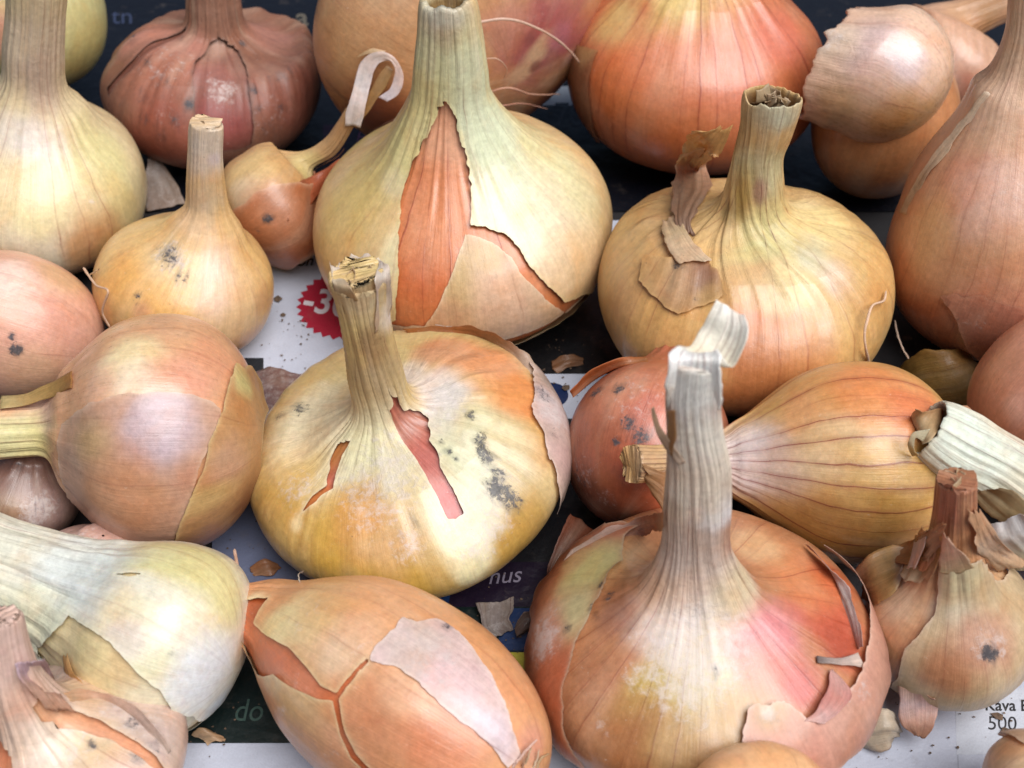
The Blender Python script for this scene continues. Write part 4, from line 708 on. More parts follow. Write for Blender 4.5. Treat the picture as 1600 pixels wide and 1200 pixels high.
 {'label':'onion mostly outside the right edge with a pale green papery neck lying to the left','c':[16.159,19.446,2.416],'R':2.452,'ax':[-0.943,0.105,0.314],'front':[0.141,-0.731,0.667],'bb':0.744,'bt':0.837,'rn':0.3,'neck':[[-3.136,0.543,1.259,0.997],[-4.176,0.885,1.854,0.831],[-5.03,1.088,2.256,0.89],[-5.877,1.342,2.714,0.712]],'seed':87,'base':0.0,'px':150,'col':(206,182,150),'vein':0.7,'nv':26,'core':6,'blobs':[('c',[-4.837,0.452,2.634],1.71,[216,224,208],1,1),('c',[-5.745,1.676,2.224],0.483,[206,206,210],0.8,1),('c',[-3.626,-0.016,1.81],0.784,[206,200,176],0.9,1)],'flaps':[{'name':'dry_peel','rows':[([-6.372,1.287,3.439],[-5.387,1.799,2.821]),([-6.204,1.673,2.65],[-6.088,0.605,3.044]),([-6.009,1.547,2.382],[-6.224,0.636,2.864])],'cols':[(190,150,104),(206,176,130),(222,214,180)],'kw':{'rag':0.06,'ripple':0.05,'n':20,'m':14}},{'name':'dry_peel','rows':[([-6.257,0.637,3.006],[-6.072,0.792,3.346]),([-6.43,0.669,3.112],[-6.464,0.752,3.204]),([-6.431,0.549,2.871],[-6.559,0.654,2.987]),([-6.271,0.549,2.581],[-6.34,0.705,2.344])],'cols':[(216,212,180),(222,214,180),(204,190,146)],'kw':{'rag':0.04,'ripple':0.04,'n':20,'m':10}},{'name':'dry_peel','rows':[([-5.169,1.659,3.025],[-5.008,1.137,2.95]),([-4.829,1.947,2.894],[-4.738,1.126,2.867]),([-4.509,1.738,2.697],[-4.467,0.926,2.666]),([-4.274,1.334,2.628],[-4.202,0.863,2.499])],'cols':[(214,166,124),(220,176,136),(206,156,110)],'kw':{'rag':0.05,'ripple':0.07,'n':24,'m':14}},{'name':'dry_peel','rows':[([-4.761,0.174,1.471],[-4.295,0.019,2.049]),([-4.459,-0.193,1.301],[-3.964,-0.31,2.216]),([-4.145,-0.371,1.145],[-3.671,-0.561,2.037]),([-3.542,-0.465,0.61],[-3.118,-0.655,1.652])],'cols':[(150,120,84),(196,180,140),(206,196,160)],'kw':{'rag':0.08,'ripple':0.07,'mould':0.1}},{'name':'dry_peel','rows':[([-4.535,-0.548,1.252],[-3.833,-0.685,1.948]),([-4.616,-0.915,1.093],[-3.506,-0.996,1.595]),([-4.172,-1.048,0.611],[-3.115,-1.105,1.224]),([-3.567,-1.144,0.064],[-2.589,-1.155,0.491])],'cols':[(206,204,206),(214,212,210),(206,196,170),(200,186,140)],'kw':{'rag':0.08,'ripple':0.08,'mould':0.12}}]},
 {'label':'reddish onion with dark spots behind the folded white papery neck','c':[3.706,22.653,2.204],'R':2.177,'ax':[0.391,0.893,0.223],'front':[0.077,-0.273,0.959],'bb':1.086,'bt':1.15,'rn':0.28,'neck':[],'seed':94,'base':0.0,'px':124,'det':1.1,'col':(172,96,66),'vein':0.25,'nv':18,'blobs':[('c',[-0.828,-0.011,1.999],1.343,[200,126,94],0.95,1),('c',[1.028,0.477,1.961],1.018,[200,130,96],0.9,1),('c',[-1.516,-1.109,1.227],1.002,[160,90,62],0.8,1),('c',[-0.385,-2.108,0.912],1.482,[176,90,56],0.9,1),('c',[1.261,-0.939,1.548],0.998,[196,128,80],0.8,1),('c',[-1.37,-1.839,-0.583],1.369,[112,66,48],1,1),('c',[-0.22,-0.537,2.072],0.663,[196,114,94],0.7,1),('c',[1.503,-0.165,1.66],0.506,[206,150,100],0.7,1),('m',[-0.683,-0.826,1.904],0.397,0,0.7,1),('m',[-0.638,-0.755,1.94],0.745,0,0.35,1),('m',[-1.458,0.634,1.487],0.447,0,0.8,1),('m',[-0.902,0.373,1.941],0.339,0,0.75,1),('m',[-1.896,-1.308,0.292],0.849,0,0.55,1),('m',[-1.983,-0.726,0.768],0.51,0,0.4,1),('m',[-0.394,-1.181,1.814],0.494,0,0.7,1),('m',[-1.034,-1.192,1.583],0.232,0,0.8,1),('d',[-0.505,-0.105,2.105],1.505,0,0.5,1),('d',[-1.823,-1.346,0.481],1.013,0,0.5,1),('m',[-1.1,1.049,1.593],0.519,0,0.45,1),('m',[-1.805,-1.307,-0.756],0.694,0,0.5,1),('d',[-1.171,-2.03,0.284],0.669,0,0.5,1)],'flaps':[{'name':'skin_flap','rows':[([-2.14,0.942,1.188],[-2.026,0.94,0.932]),([-1.619,1.326,1.592],[-1.482,1.477,1.024]),([-0.924,1.555,1.806],[-0.859,1.629,1.376]),([0.007,2.036,1.462],[-0.024,1.475,1.789])],'cols':[(176,100,56),(190,110,60),(186,116,66)],'kw':{'rag':0.03,'ripple':0.02,'n':28,'m':10}},{'name':'skin_flap','rows':[([-2.094,-1.546,-0.921],[-1.106,-1.945,-1.307]),([-2.477,-2.351,-0.985],[-1.572,-2.487,-1.087]),([-2.724,-3.016,-1.216],[-2.098,-2.921,-1.117]),([-2.894,-3.426,-1.566],[-2.489,-3.366,-1.446])],'cols':[(140,78,52),(120,70,50),(104,62,46)],'kw':{'rag':0.06,'ripple':0.05,'bulge':0.15}}]},  # last flap stands in for another onion's part, its shadow painted dark
 {'label':'long orange onion on its side with an orange gash and white skin patch','c':[-2.682,15.0,2.336],'R':2.336,'ax':[-0.833,0.552,0.02],'front':[-0.194,-0.327,0.925],'bb':1.665,'bt':1.721,'rn':0.14,'neck':[[-4.042,2.522,0.042,0.408],[-4.592,2.811,0.029,0.348]],'seed':101,'base':-0.0,'px':157,'fl':1.1,'det':1.4,'col':(204,112,66),'vein':0.3,'nv':24,'blobs':[('c',[-2.461,-0.042,1.371],0.861,[206,112,66],0.9,1),('c',[-3.361,1.763,0.886],0.454,[176,84,40],0.9,1),('c',[-1.955,-0.608,1.523],0.705,[216,136,100],0.7,1),('d',[-1.955,-0.55,1.561],0.705,0,0.5,1)],'outer':{'off':0.06,'vein':0.3,'col':(214,154,106),'blobs':[('c',[-1.936,0.839,1.915],1.156,[226,194,140],0.95,1),('c',[-2.635,0.789,1.463],0.73,[224,204,152],0.9,1),('c',[-1.106,1.329,2.072],1.019,[216,170,114],0.8,1),('c',[0.464,1.539,1.762],1.77,[222,156,102],0.95,1),('c',[2.087,0.493,1.54],1.158,[224,158,104],0.9,1),('c',[-0.675,0.005,2.315],0.841,[224,178,140],0.8,1),('c',[-1.225,-0.331,2.089],0.699,[222,186,150],0.8,1),('c',[-1.944,-0.938,1.261],1.127,[200,158,106],0.95,1),('c',[-2.633,-0.18,1.062],0.577,[206,176,130],0.8,1),('c',[-0.452,-1.801,1.462],1.509,[204,138,96],0.95,1),('c',[1.197,-1.974,1.726],1.221,[206,130,90],0.9,1),('c',[2.669,-0.815,1.569],0.841,[216,150,104],0.9,1),('c',[0.491,-1.153,2.166],0.684,[216,168,130],0.7,1),('c',[3.079,-1.73,0.991],0.557,[206,140,120],0.7,1),('c',[-1.844,-1.45,0.509],0.709,[196,140,96],0.8,1),('c',[-3.45,1.798,0.831],0.395,[214,190,150],0.9,1),('m',[1.113,0.381,2.111],0.199,0,0.6,1),('m',[0.407,0.546,2.238],0.114,0,0.7,1),('m',[-0.292,-0.445,2.289],0.125,0,0.8,1),('d',[-1.948,0.931,1.9],1.304,0,0.4,1),('d',[-2.474,-0.741,0.637],0.575,0,0.6,1),('d',[-0.67,-0.133,2.292],0.839,0,0.4,1),('d',[-1.22,-1.852,0.691],0.839,0,0.4,1)],'holes':[{'p':[[0.091,9.637],[0.328,8.846],[-0.042,8.846],[-0.272,8.813],[-0.293,8.325],[-0.237,7.686],[-0.188,7.081],[-0.23,6.391],[-0.307,5.802],[-0.279,5.399],[0.133,5.197],[0.126,5.096],[-0.3,5.281],[-0.384,5.13],[-0.524,4.844],[-0.677,4.44],[-0.775,3.919],[-0.838,4.003],[-0.74,4.524],[-0.586,4.928],[-0.433,5.214],[-0.342,5.416],[-0.419,5.718],[-0.475,6.273],[-0.572,7.232],[-1.215,8.544],[-0.859,9.099]],'lift':0.06,'w':0.2,'rag':0.02,'edge':(228,206,160)}]},'patches':[{'off':0.1,'col':(226,196,190),'vein':0.25,'blobs':[('c',[0.451,-0.157,2.326],0.698,[226,206,196],0.9,1),('c',[1.304,-1.13,2.11],0.823,[230,196,196],0.9,1),('c',[2.117,-1.888,1.577],0.682,[224,206,214],0.8,1),('c',[0.46,-0.611,2.294],0.415,[220,190,176],0.8,1),('m',[1.183,0.457,2.061],0.228,0,0.75,1),('d',[1.008,-0.587,2.253],1.384,0,0.6,1),('v',[2.118,-1.651,1.704],1.094,0,0.9,1)],'keep':{'p':[[0.126,5.113],[0.272,5.163],[0.496,5.113],[0.649,5.163],[0.691,4.844],[0.873,4.591],[0.887,4.188],[0.831,3.666],[0.747,2.96],[0.6,2.237],[0.426,1.598],[0.265,1.245],[-0.035,1.413],[0.098,1.9],[0.119,2.439],[0.147,3.296],[0.188,4.003],[0.202,4.524],[0.14,4.827]],'lift':0.06,'w':0.15,'rag':0.06,'edge':(236,220,206)}}],'roots':[{'pts':[[2.682,-2.319,1.006],[2.887,-2.15,1.256],[3.234,-1.769,1.238]],'r':(0.035,0.02),'col':(226,190,176)},{'pts':[[2.958,-2.165,0.815],[3.04,-2.062,1.083],[3.094,-1.953,1.218]],'r':(0.03,0.015),'col':(206,176,140)},{'pts':[[3.17,-2.139,0.492],[3.309,-1.949,0.711],[3.502,-1.685,0.398]],'r':(0.03,0.015),'col':(190,160,120)},{'pts':[[3.071,-2.196,0.608],[3.209,-2.069,0.801],[3.264,-1.895,0.988]],'r':(0.03,0.015),'col':(212,186,156)},{'pts':[[2.889,-2.276,0.772],[2.929,-2.211,1.085],[2.983,-2.092,1.258]],'r':(0.03,0.015),'col':(196,150,120)},{'pts':[[-3.915,2.548,0.283],[-4.014,3.016,0.282],[-4.086,3.244,0.638],[-4.124,3.432,0.966]],'r':(0.05,0.035),'col':(196,160,140)},{'pts':[[-2.354,2.332,1.097],[-2.457,2.634,1.031],[-2.298,2.574,1.277]],'r':(0.018,0.01),'col':(190,176,160)}]},
 {'label':'whitish onion on its side with a thick pale green neck reaching the left edge','c':[-8.149,16.339,2.36],'R':2.379,'ax':[-0.914,0.386,0.122],'front':[-0.048,-0.402,0.914],'bb':0.679,'bt':0.798,'rn':0.5,'neck':[[-2.335,0.961,0.3,1.553],[-3.415,1.376,0.426,1.313],[-4.417,1.72,0.525,1.225],[-5.433,2.084,0.632,1.169]],'seed':108,'base':0.0,'px':155,'det':1.4,'col':(218,198,152),'vein':0.35,'nv':30,'blobs':[('c',[-0.615,-1.68,1.582],1.133,[220,200,150],0.9,1),('c',[-0.01,-2.154,0.769],1.001,[222,210,180],0.9,1),('c',[0.313,-2.031,-0.358],0.738,[196,186,150],0.8,1),('c',[-1.426,-1.201,1.582],0.573,[206,190,140],0.8,1),('c',[-1.709,-1.616,0.652],0.581,[206,168,100],0.8,1),('c',[-0.322,-1.597,1.716],0.566,[204,168,118],0.6,1)],'outer':{'off':0.06,'vein':0.4,'col':(222,214,192),'blobs':[('c',[1.017,-1.385,0.829],1.163,[222,224,226],0.95,1),('c',[0.949,-1.185,-1.01],0.611,[206,216,226],0.8,1),('c',[0.726,0.848,2.089],1.187,[212,200,136],0.95,2),('c',[1.432,0.475,1.631],0.744,[208,196,140],0.8,1),('c',[-0.156,0.962,2.175],0.742,[212,206,150],0.8,1),('c',[-2.294,0.413,1.418],1.942,[216,220,214],0.95,1),('c',[-2.874,-0.125,0.93],1.045,[218,216,180],0.8,2),('c',[-3.806,1.759,1.574],0.92,[218,216,196],0.8,1),('c',[-0.416,-0.646,2.245],0.856,[220,212,176],0.7,1),('c',[0.062,-1.497,1.794],0.707,[214,206,160],0.7,1),('c',[1.691,-0.025,-0.046],0.46,[206,180,150],0.7,1),('c',[-0.336,-1.16,2.034],0.567,[216,200,196],0.6,1),('m',[0.554,-1.268,1.769],0.114,0,0.6,1),('m',[0.845,-1.234,1.507],0.086,0,0.6,1),('m',[1.264,-0.904,1.104],0.117,0,0.5,1),('m',[0.936,-0.72,1.88],0.288,0,0.22,1),('m',[0.565,-0.783,2.105],0.286,0,0.22,1),('m',[1.433,-0.421,1.272],0.588,0,0.2,1),('m',[1.36,-0.487,-0.933],0.31,0,0.3,1),('d',[1.169,-0.594,1.673],1.015,0,0.6,1),('d',[0.9,-1.479,0.973],1.012,0,0.5,1),('v',[-2.978,0.64,1.338],2.256,0,0.6,1)],'holes':[{'p':[[-0.182,5.166],[-0.195,4.152],[-0.216,3.629],[-0.328,2.932],[-0.475,2.282],[-1.159,1.363],[-2.495,1.188],[-2.275,1.806],[-2.143,2.773],[-1.926,3.724],[-2.289,5.467],[-0.984,6.006],[-0.433,5.372]],'lift':0.1,'w':0.25,'rag':0.05,'edge':(232,226,196)},{'p':[[0.419,4.58],[0.475,4.136],[0.51,3.771],[0.419,4.057]],'lift':0.05,'w':0.1,'rag':0.01,'edge':(214,190,130)}]},'flaps':[{'name':'dry_peel','rows':[([-2.145,-0.993,0.964],[-1.958,-0.992,1.239]),([-2.094,-1.217,0.726],[-1.752,-1.446,1.174]),([-2.195,-1.263,0.057],[-1.477,-1.726,1.212]),([-1.935,-1.535,0.364],[-1.385,-1.817,1.034])],'cols':[(214,176,120),(206,160,96),(222,180,130)],'kw':{'rag':0.06,'n':22,'m':10}}]},  # blue-white outer blobs paint the sky highlight on the bulb
 {'label':'torn peach and grey onion with layered ragged skins in the bottom left corner','c':[-9.962,13.529,2.046],'R':2.568,'ax':[-0.195,0.098,0.976],'front':[0.661,-0.722,0.204],'bb':0.525,'bt':0.6,'rn':0.2,'neck':[[-0.561,0.333,2.99,0.486],[-0.527,0.599,3.821,0.372],[-0.489,0.838,4.539,0.327]],'seed':115,'base':0.6,'px':177,'det':1.3,'col':(212,150,112),'vein':0.4,'nv':24,'blobs':[('c',[-0.098,-0.169,2.299],1.086,[222,166,126],0.9,1),('c',[-0.667,-0.642,1.778],0.68,[206,120,80],0.9,1)],'outer':{'off':0.07,'vein':0.4,'col':(206,176,158),'blobs':[('c',[1.428,0.644,1.303],0.853,[196,172,160],0.9,1),('c',[1.962,-0.068,1.187],0.701,[188,168,160],0.8,1),('c',[0.579,0.856,1.489],0.711,[216,180,140],0.8,1),('c',[0.148,-0.629,1.688],0.955,[222,200,180],0.9,1),('c',[1.019,-0.526,1.499],0.825,[206,176,130],0.8,1),('c',[-0.361,0.445,4.092],1.181,[214,180,166],0.95,1),('c',[-0.26,-0.004,2.826],0.537,[218,170,146],0.8,1),('m',[1.603,0.169,1.32],0.309,0,0.7,1),('m',[1.859,-0.541,1.231],0.304,0,0.7,1),('m',[0.949,-0.47,1.523],0.248,0,0.7,1),('m',[1.214,-0.211,1.465],0.277,0,0.5,1),('m',[2.126,-0.311,1.085],0.279,0,0.6,1),('d',[1.492,0.318,1.342],1.127,0,0.6,1),('d',[0.651,-0.697,1.554],1.093,0,0.6,1),('v',[-0.31,0.177,3.296],1.199,0,0.8,1)],'holes':[{'p':[[0.454,6.785],[0.586,6.36],[0.831,5.716],[0.775,5.126],[0.691,4.564],[0.621,4.071],[0.552,3.578],[0.531,3.18],[0.482,3.399],[0.496,3.783],[0.531,4.236],[0.552,4.729],[0.496,5.291],[0.328,5.716],[0.14,6.237],[0.14,6.634]],'lift':0.12,'w':0.25,'rag':0.04,'edge':(220,190,160)},{'p':[[-2.982,4.14],[-1.417,6.237],[-0.991,5.661],[-0.859,4.948],[-1.78,4.085]],'lift':0.1,'w':0.2,'rag':0.06,'edge':(230,214,200)}]},'flaps':[{'name':'dry_peel','rows':[([-0.137,0.123,3.913],[0.182,0.551,3.448]),([-0.098,-0.034,3.625],[-0.396,1.378,1.295]),([0.013,-0.105,3.099],[0.362,0.262,2.313]),([0.104,-0.127,2.524],[0.536,0.148,1.912])],'cols':[(220,200,214),(216,190,204),(222,186,170),(222,180,150)],'kw':{'rag':0.06,'ripple':0.04,'n':28,'m':18}},{'name':'skin_flap','rows':[([0.205,0.489,2.126],[0.258,0.391,2.026]),([0.769,0.817,1.657],[0.81,0.612,1.518]),([1.594,0.489,1.57],[1.502,0.361,1.35]),([2.134,0.067,1.409],[1.992,-0.014,1.186]),([2.497,-0.291,0.928],[2.363,-0.415,0.844])],'cols':[(222,186,146),(214,180,156),(206,180,166),(210,190,176)],'kw':{'rag':0.08,'ripple':0.05,'mould':0.1}}]},
 {'label':'round tan onion lying with its green-yellow neck to the left and shiny translucent skin','c':[-9.334,22.365,3.155],'R':3.179,'ax':[-0.987,-0.102,0.122],'front':[0.159,-0.646,0.747],'bb':0.826,'bt':0.856,'rn':0.22,'neck':[[-2.96,-0.231,0.43,0.775],[-3.594,-0.324,0.485,0.739],[-4.381,-0.432,0.559,0.769]],'seed':122,'base':0.0,'px':186,'det':1.3,'col':(214,162,122),'vein':0.25,'nv':22,'gloss':-0.05,'blobs':[('c',[0.79,0.41,3.039],1.45,[214,160,116],0.9,1),('c',[-0.124,-0.381,3.171],0.947,[228,206,156],0.9,1),('c',[0.14,-1.197,3.008],0.778,[226,206,180],0.8,1),('c',[1.284,-0.894,2.808],0.945,[214,152,124],0.9,1),('c',[1.821,0.335,2.42],0.815,[212,146,110],0.8,1),('c',[-0.847,-0.953,2.87],0.628,[214,170,140],0.7,1),('c',[-2.886,-0.419,1.071],0.827,[214,174,150],0.9,1),('c',[-3.239,-0.875,0.657],0.827,[206,194,128],0.95,1),('c',[-3.847,-0.964,0.762],0.823,[212,206,150],0.9,1),('v',[-3.231,-0.689,0.867],1.487,0,0.9,1)],'patches':[{'off':0.05,'col':(206,166,142),'vein':0.2,'blobs':[('c',[0.787,-2.124,2.316],1.085,[198,176,184],0.9,1),('c',[1.047,-1.567,2.62],0.779,[206,180,186],0.7,1),('c',[-0.951,-2.09,2.067],0.78,[204,166,116],0.9,1),('c',[-0.217,-3.038,1.011],1.41,[204,146,106],0.95,1),('c',[1.439,-2.497,1.313],0.63,[198,146,120],0.8,1),('c',[-0.862,-2.757,1.137],0.786,[204,150,112],0.8,1),('m',[-1.379,-1.755,1.902],0.568,0,0.3,1),('m',[-0.753,-1.836,2.445],0.467,0,0.3,1),('d',[0.768,-1.753,2.608],1.397,0,0.35,1),('m',[0.452,-1.442,2.865],0.155,0,0.4,1)],'keep':{'p':[[0.042,7.297],[0.154,6.658],[0.258,5.649],[0.286,5.078],[0.3,4.338],[0.307,3.598],[0.265,3.077],[0.209,2.791],[-0.084,3.026],[-0.244,3.329],[-0.496,3.581],[-0.942,4.052],[-1.403,4.371],[-2.065,4.708],[-1.996,5.683],[-1.87,7.179],[-0.293,7.499]],'lift':0.05,'w':0.15,'rag':0.06,'edge':(222,200,176)}},{'off':0.11,'col':(196,148,98),'vein':0.25,'blobs':[('c',[2.315,0.083,1.743],0.494,[208,196,130],0.95,1),('c',[2.443,-0.673,1.367],0.654,[196,140,84],0.8,1),('c',[2.09,-1.983,0.941],0.803,[196,150,120],0.8,1),('c',[2.241,-1.603,-0.837],0.842,[150,96,66],0.9,1),('c',[1.499,-2.664,0.534],0.479,[206,170,110],0.9,3),('c',[1.3,-2.503,-1.305],0.835,[176,120,90],0.8,1)],'keep':{'p':[[0.503,2.673],[0.838,2.505],[0.942,2.102],[1.264,1.833],[1.333,1.328],[1.238,0.555],[-1.95,1.379],[-2.164,3.026],[-2.125,4.203],[-1.403,4.371],[-0.817,3.985],[-0.496,3.581],[-0.23,3.279],[-0.084,3.161],[0.209,2.791]],'lift':0.12,'w':0.2,'rag':0.05,'edge':(214,200,150)}}],'flaps':[{'name':'dry_leaf','rows':[([-3.991,0.136,1.276],[-3.844,-0.378,1.3]),([-3.445,0.055,1.364],[-3.338,-0.211,1.263]),([-2.71,0.139,1.712],[-2.555,-0.23,1.578]),([-1.849,0.067,2.313],[-1.667,-0.624,2.39])],'cols':[(206,186,130),(204,170,104),(190,140,80)],'kw':{'rag':0.03,'ripple':0.04,'n':28,'m':12}}]},  # mauve patch blobs paint the highlight, dark lower-right ones the shade
 {'label':'pink onion at the left edge with one dark purple mould spot','c':[-14.905,27.329,2.232],'R':2.165,'ax':[-0.943,0.105,0.314],'front':[0.171,-0.658,0.733],'bb':1.22,'bt':1.22,'rn':0.2,'neck':[],'seed':129,'base':-0.0,'px':113,'col':(216,162,136),'vein':0.25,'nv':14,'blobs':[('c',[1.399,-1.024,1.485],1.093,[212,150,126],0.8,1),('c',[0.592,-0.075,2.084],0.916,[234,204,188],0.8,1),('c',[1.685,0.709,1.381],0.942,[214,168,120],0.8,1),('c',[1.229,-2.001,-0.086],1.107,[212,166,130],0.8,1),('c',[2.122,-1.032,0.74],0.924,[206,150,130],0.7,1),('m',[0.851,-1.871,0.895],0.308,0,1,1),('m',[0.766,-1.667,1.229],0.181,0,0.9,1)]},
 {'label':'small golden onion with a short pale cut neck and fine soot specks','c':[-10.131,29.249,2.048],'R':2.72,'ax':[0.268,0.115,0.957],'front':[0.105,-0.99,0.09],'bb':0.716,'bt':0.812,'rn':0.17,'neck':[[1.122,0.373,2.818,0.643],[1.223,0.464,3.697,0.522],[1.356,0.564,4.652,0.458],[1.552,0.677,5.673,0.414]],'seed':136,'base':0.0,'px':137,'det':1.1,'col':(218,176,112),'vein':0.2,'nv':22,'core':5,'blobs':[('c',[-1.14,-1.751,1.539],1.307,[222,166,90],0.95,1),('c',[-0.265,-2.384,1.16],0.93,[220,170,96],0.8,1),('c',[1.931,-1.54,0.854],1.329,[214,176,132],0.9,2),('c',[1.434,-1.204,1.56],0.754,[222,190,166],0.8,2),('c',[0.783,-0.325,2.694],0.937,[214,180,140],0.8,1),('c',[1.975,-1.351,-1.145],1.187,[196,142,98],0.9,1),('c',[0.015,-0.968,2.077],0.937,[222,190,140],0.8,1),('c',[2.508,-0.853,0.2],0.584,[206,156,110],0.8,1),('c',[-0.645,-2.341,1.137],0.447,[210,150,110],0.7,1),('m',[0.113,-0.974,2.085],0.862,0,0.72,1),('m',[-0.78,-1.983,1.48],0.335,0,0.8,1),('m',[-0.286,-0.74,2.134],0.338,0,0.6,1),('m',[-0.833,-2.207,1.252],0.186,0,0.6,1),('m',[0.492,-1.473,1.792],0.56,0,0.65,1),('d',[0.19,-0.972,2.099],1.124,0,0.8,1),('c',[1.448,0.227,4.917],1.087,[216,198,178],1,1),('c',[1.246,0.031,3.489],0.668,[208,184,150],0.8,1),('c',[1.635,0.291,4.658],0.255,[206,190,190],0.7,1),('m',[1.345,0.257,5.346],0.431,0,0.25,1),('v',[1.264,0.056,3.69],1.295,0,0.4,1)],'roots':[{'pts':[[-2.619,-0.759,1.479],[-2.049,-1.564,1.523],[-1.569,-2.034,1.703],[-1.9,-2.094,0.864],[-1.762,-2.197,0.386]],'r':(0.04,0.035),'col':(214,176,146)},{'pts':[[-2.468,-0.838,1.243],[-2.038,-1.03,1.67]],'r':(0.02,0.02),'col':(206,170,130)}]},  # paler blobs on the right side are painted highlight
 {'label':'large pale yellow onion at the left edge with a thick straight beige neck','c':[-15.828,33.683,2.289],'R':3.593,'ax':[0.1,0.0,0.995],'front':[0.36,-0.932,-0.036],'bb':0.631,'bt':0.789,'rn':0.24,'neck':[[0.977,0.222,4.034,0.953],[1.26,0.289,5.13,0.857],[1.624,0.386,6.272,0.802],[1.942,0.466,7.378,0.786]],'seed':143,'base':0.0,'px':169,'fl':0.85,'det':1.1,'col':(216,194,148),'vein':0.5,'nv':26,'blobs':[('c',[1.18,-3.398,0.14],1.804,[228,214,186],0.9,1),('c',[2.939,-0.616,1.719],1.633,[212,200,142],0.9,1),('c',[3.362,-1.334,0.216],1.036,[212,186,124],0.8,1),('c',[2.406,-2.505,-0.626],1.238,[206,150,96],0.9,2),('c',[2.845,-1.935,-0.862],0.836,[206,160,90],0.8,1),('c',[1.224,-2.74,1.652],1.183,[222,206,150],0.8,1),('c',[1.02,-1.282,2.989],1.183,[220,208,196],0.9,1),('c',[0.461,-2.256,2.207],0.984,[220,196,150],0.8,1),('c',[1.671,-0.292,5.535],2.104,[202,180,152],0.95,1),('c',[1.378,-0.441,4.288],0.781,[188,162,142],0.8,2),('c',[1.027,-0.298,5.972],0.759,[210,190,160],0.7,1),('m',[2.698,-1.837,1.296],0.202,0,0.4,1),('d',[2.62,-2.014,1.238],0.282,0,0.8,1),('d',[1.175,-1.387,2.802],0.79,0,0.5,1),('c',[0.018,-3.478,-0.579],1.217,[206,160,110],0.8,1),('v',[1.464,-0.394,4.708],2.328,0,0.45,1)]},
 {'label':'yellow-green and pink onion in the top left corner behind the thick beige neck','c':[-17.676,42.201,3.783],'R':2.625,'ax':[0.0,0.287,0.958],'front':[0.348,-0.898,0.269],'bb':1.062,'bt':1.062,'rn':0.2,'neck':[],'seed':150,'base':1.0,'px':111,'col':(200,190,132),'vein':0.2,'nv':16,'blobs':[('c',[-0.205,-2.57,0.595],1.351,[206,150,122],0.95,1),('c',[2.417,-0.984,-0.406],1.171,[196,176,110],0.8,1),('c',[1.42,-1.819,-1.479],1.177,[186,160,96],0.8,1)]},
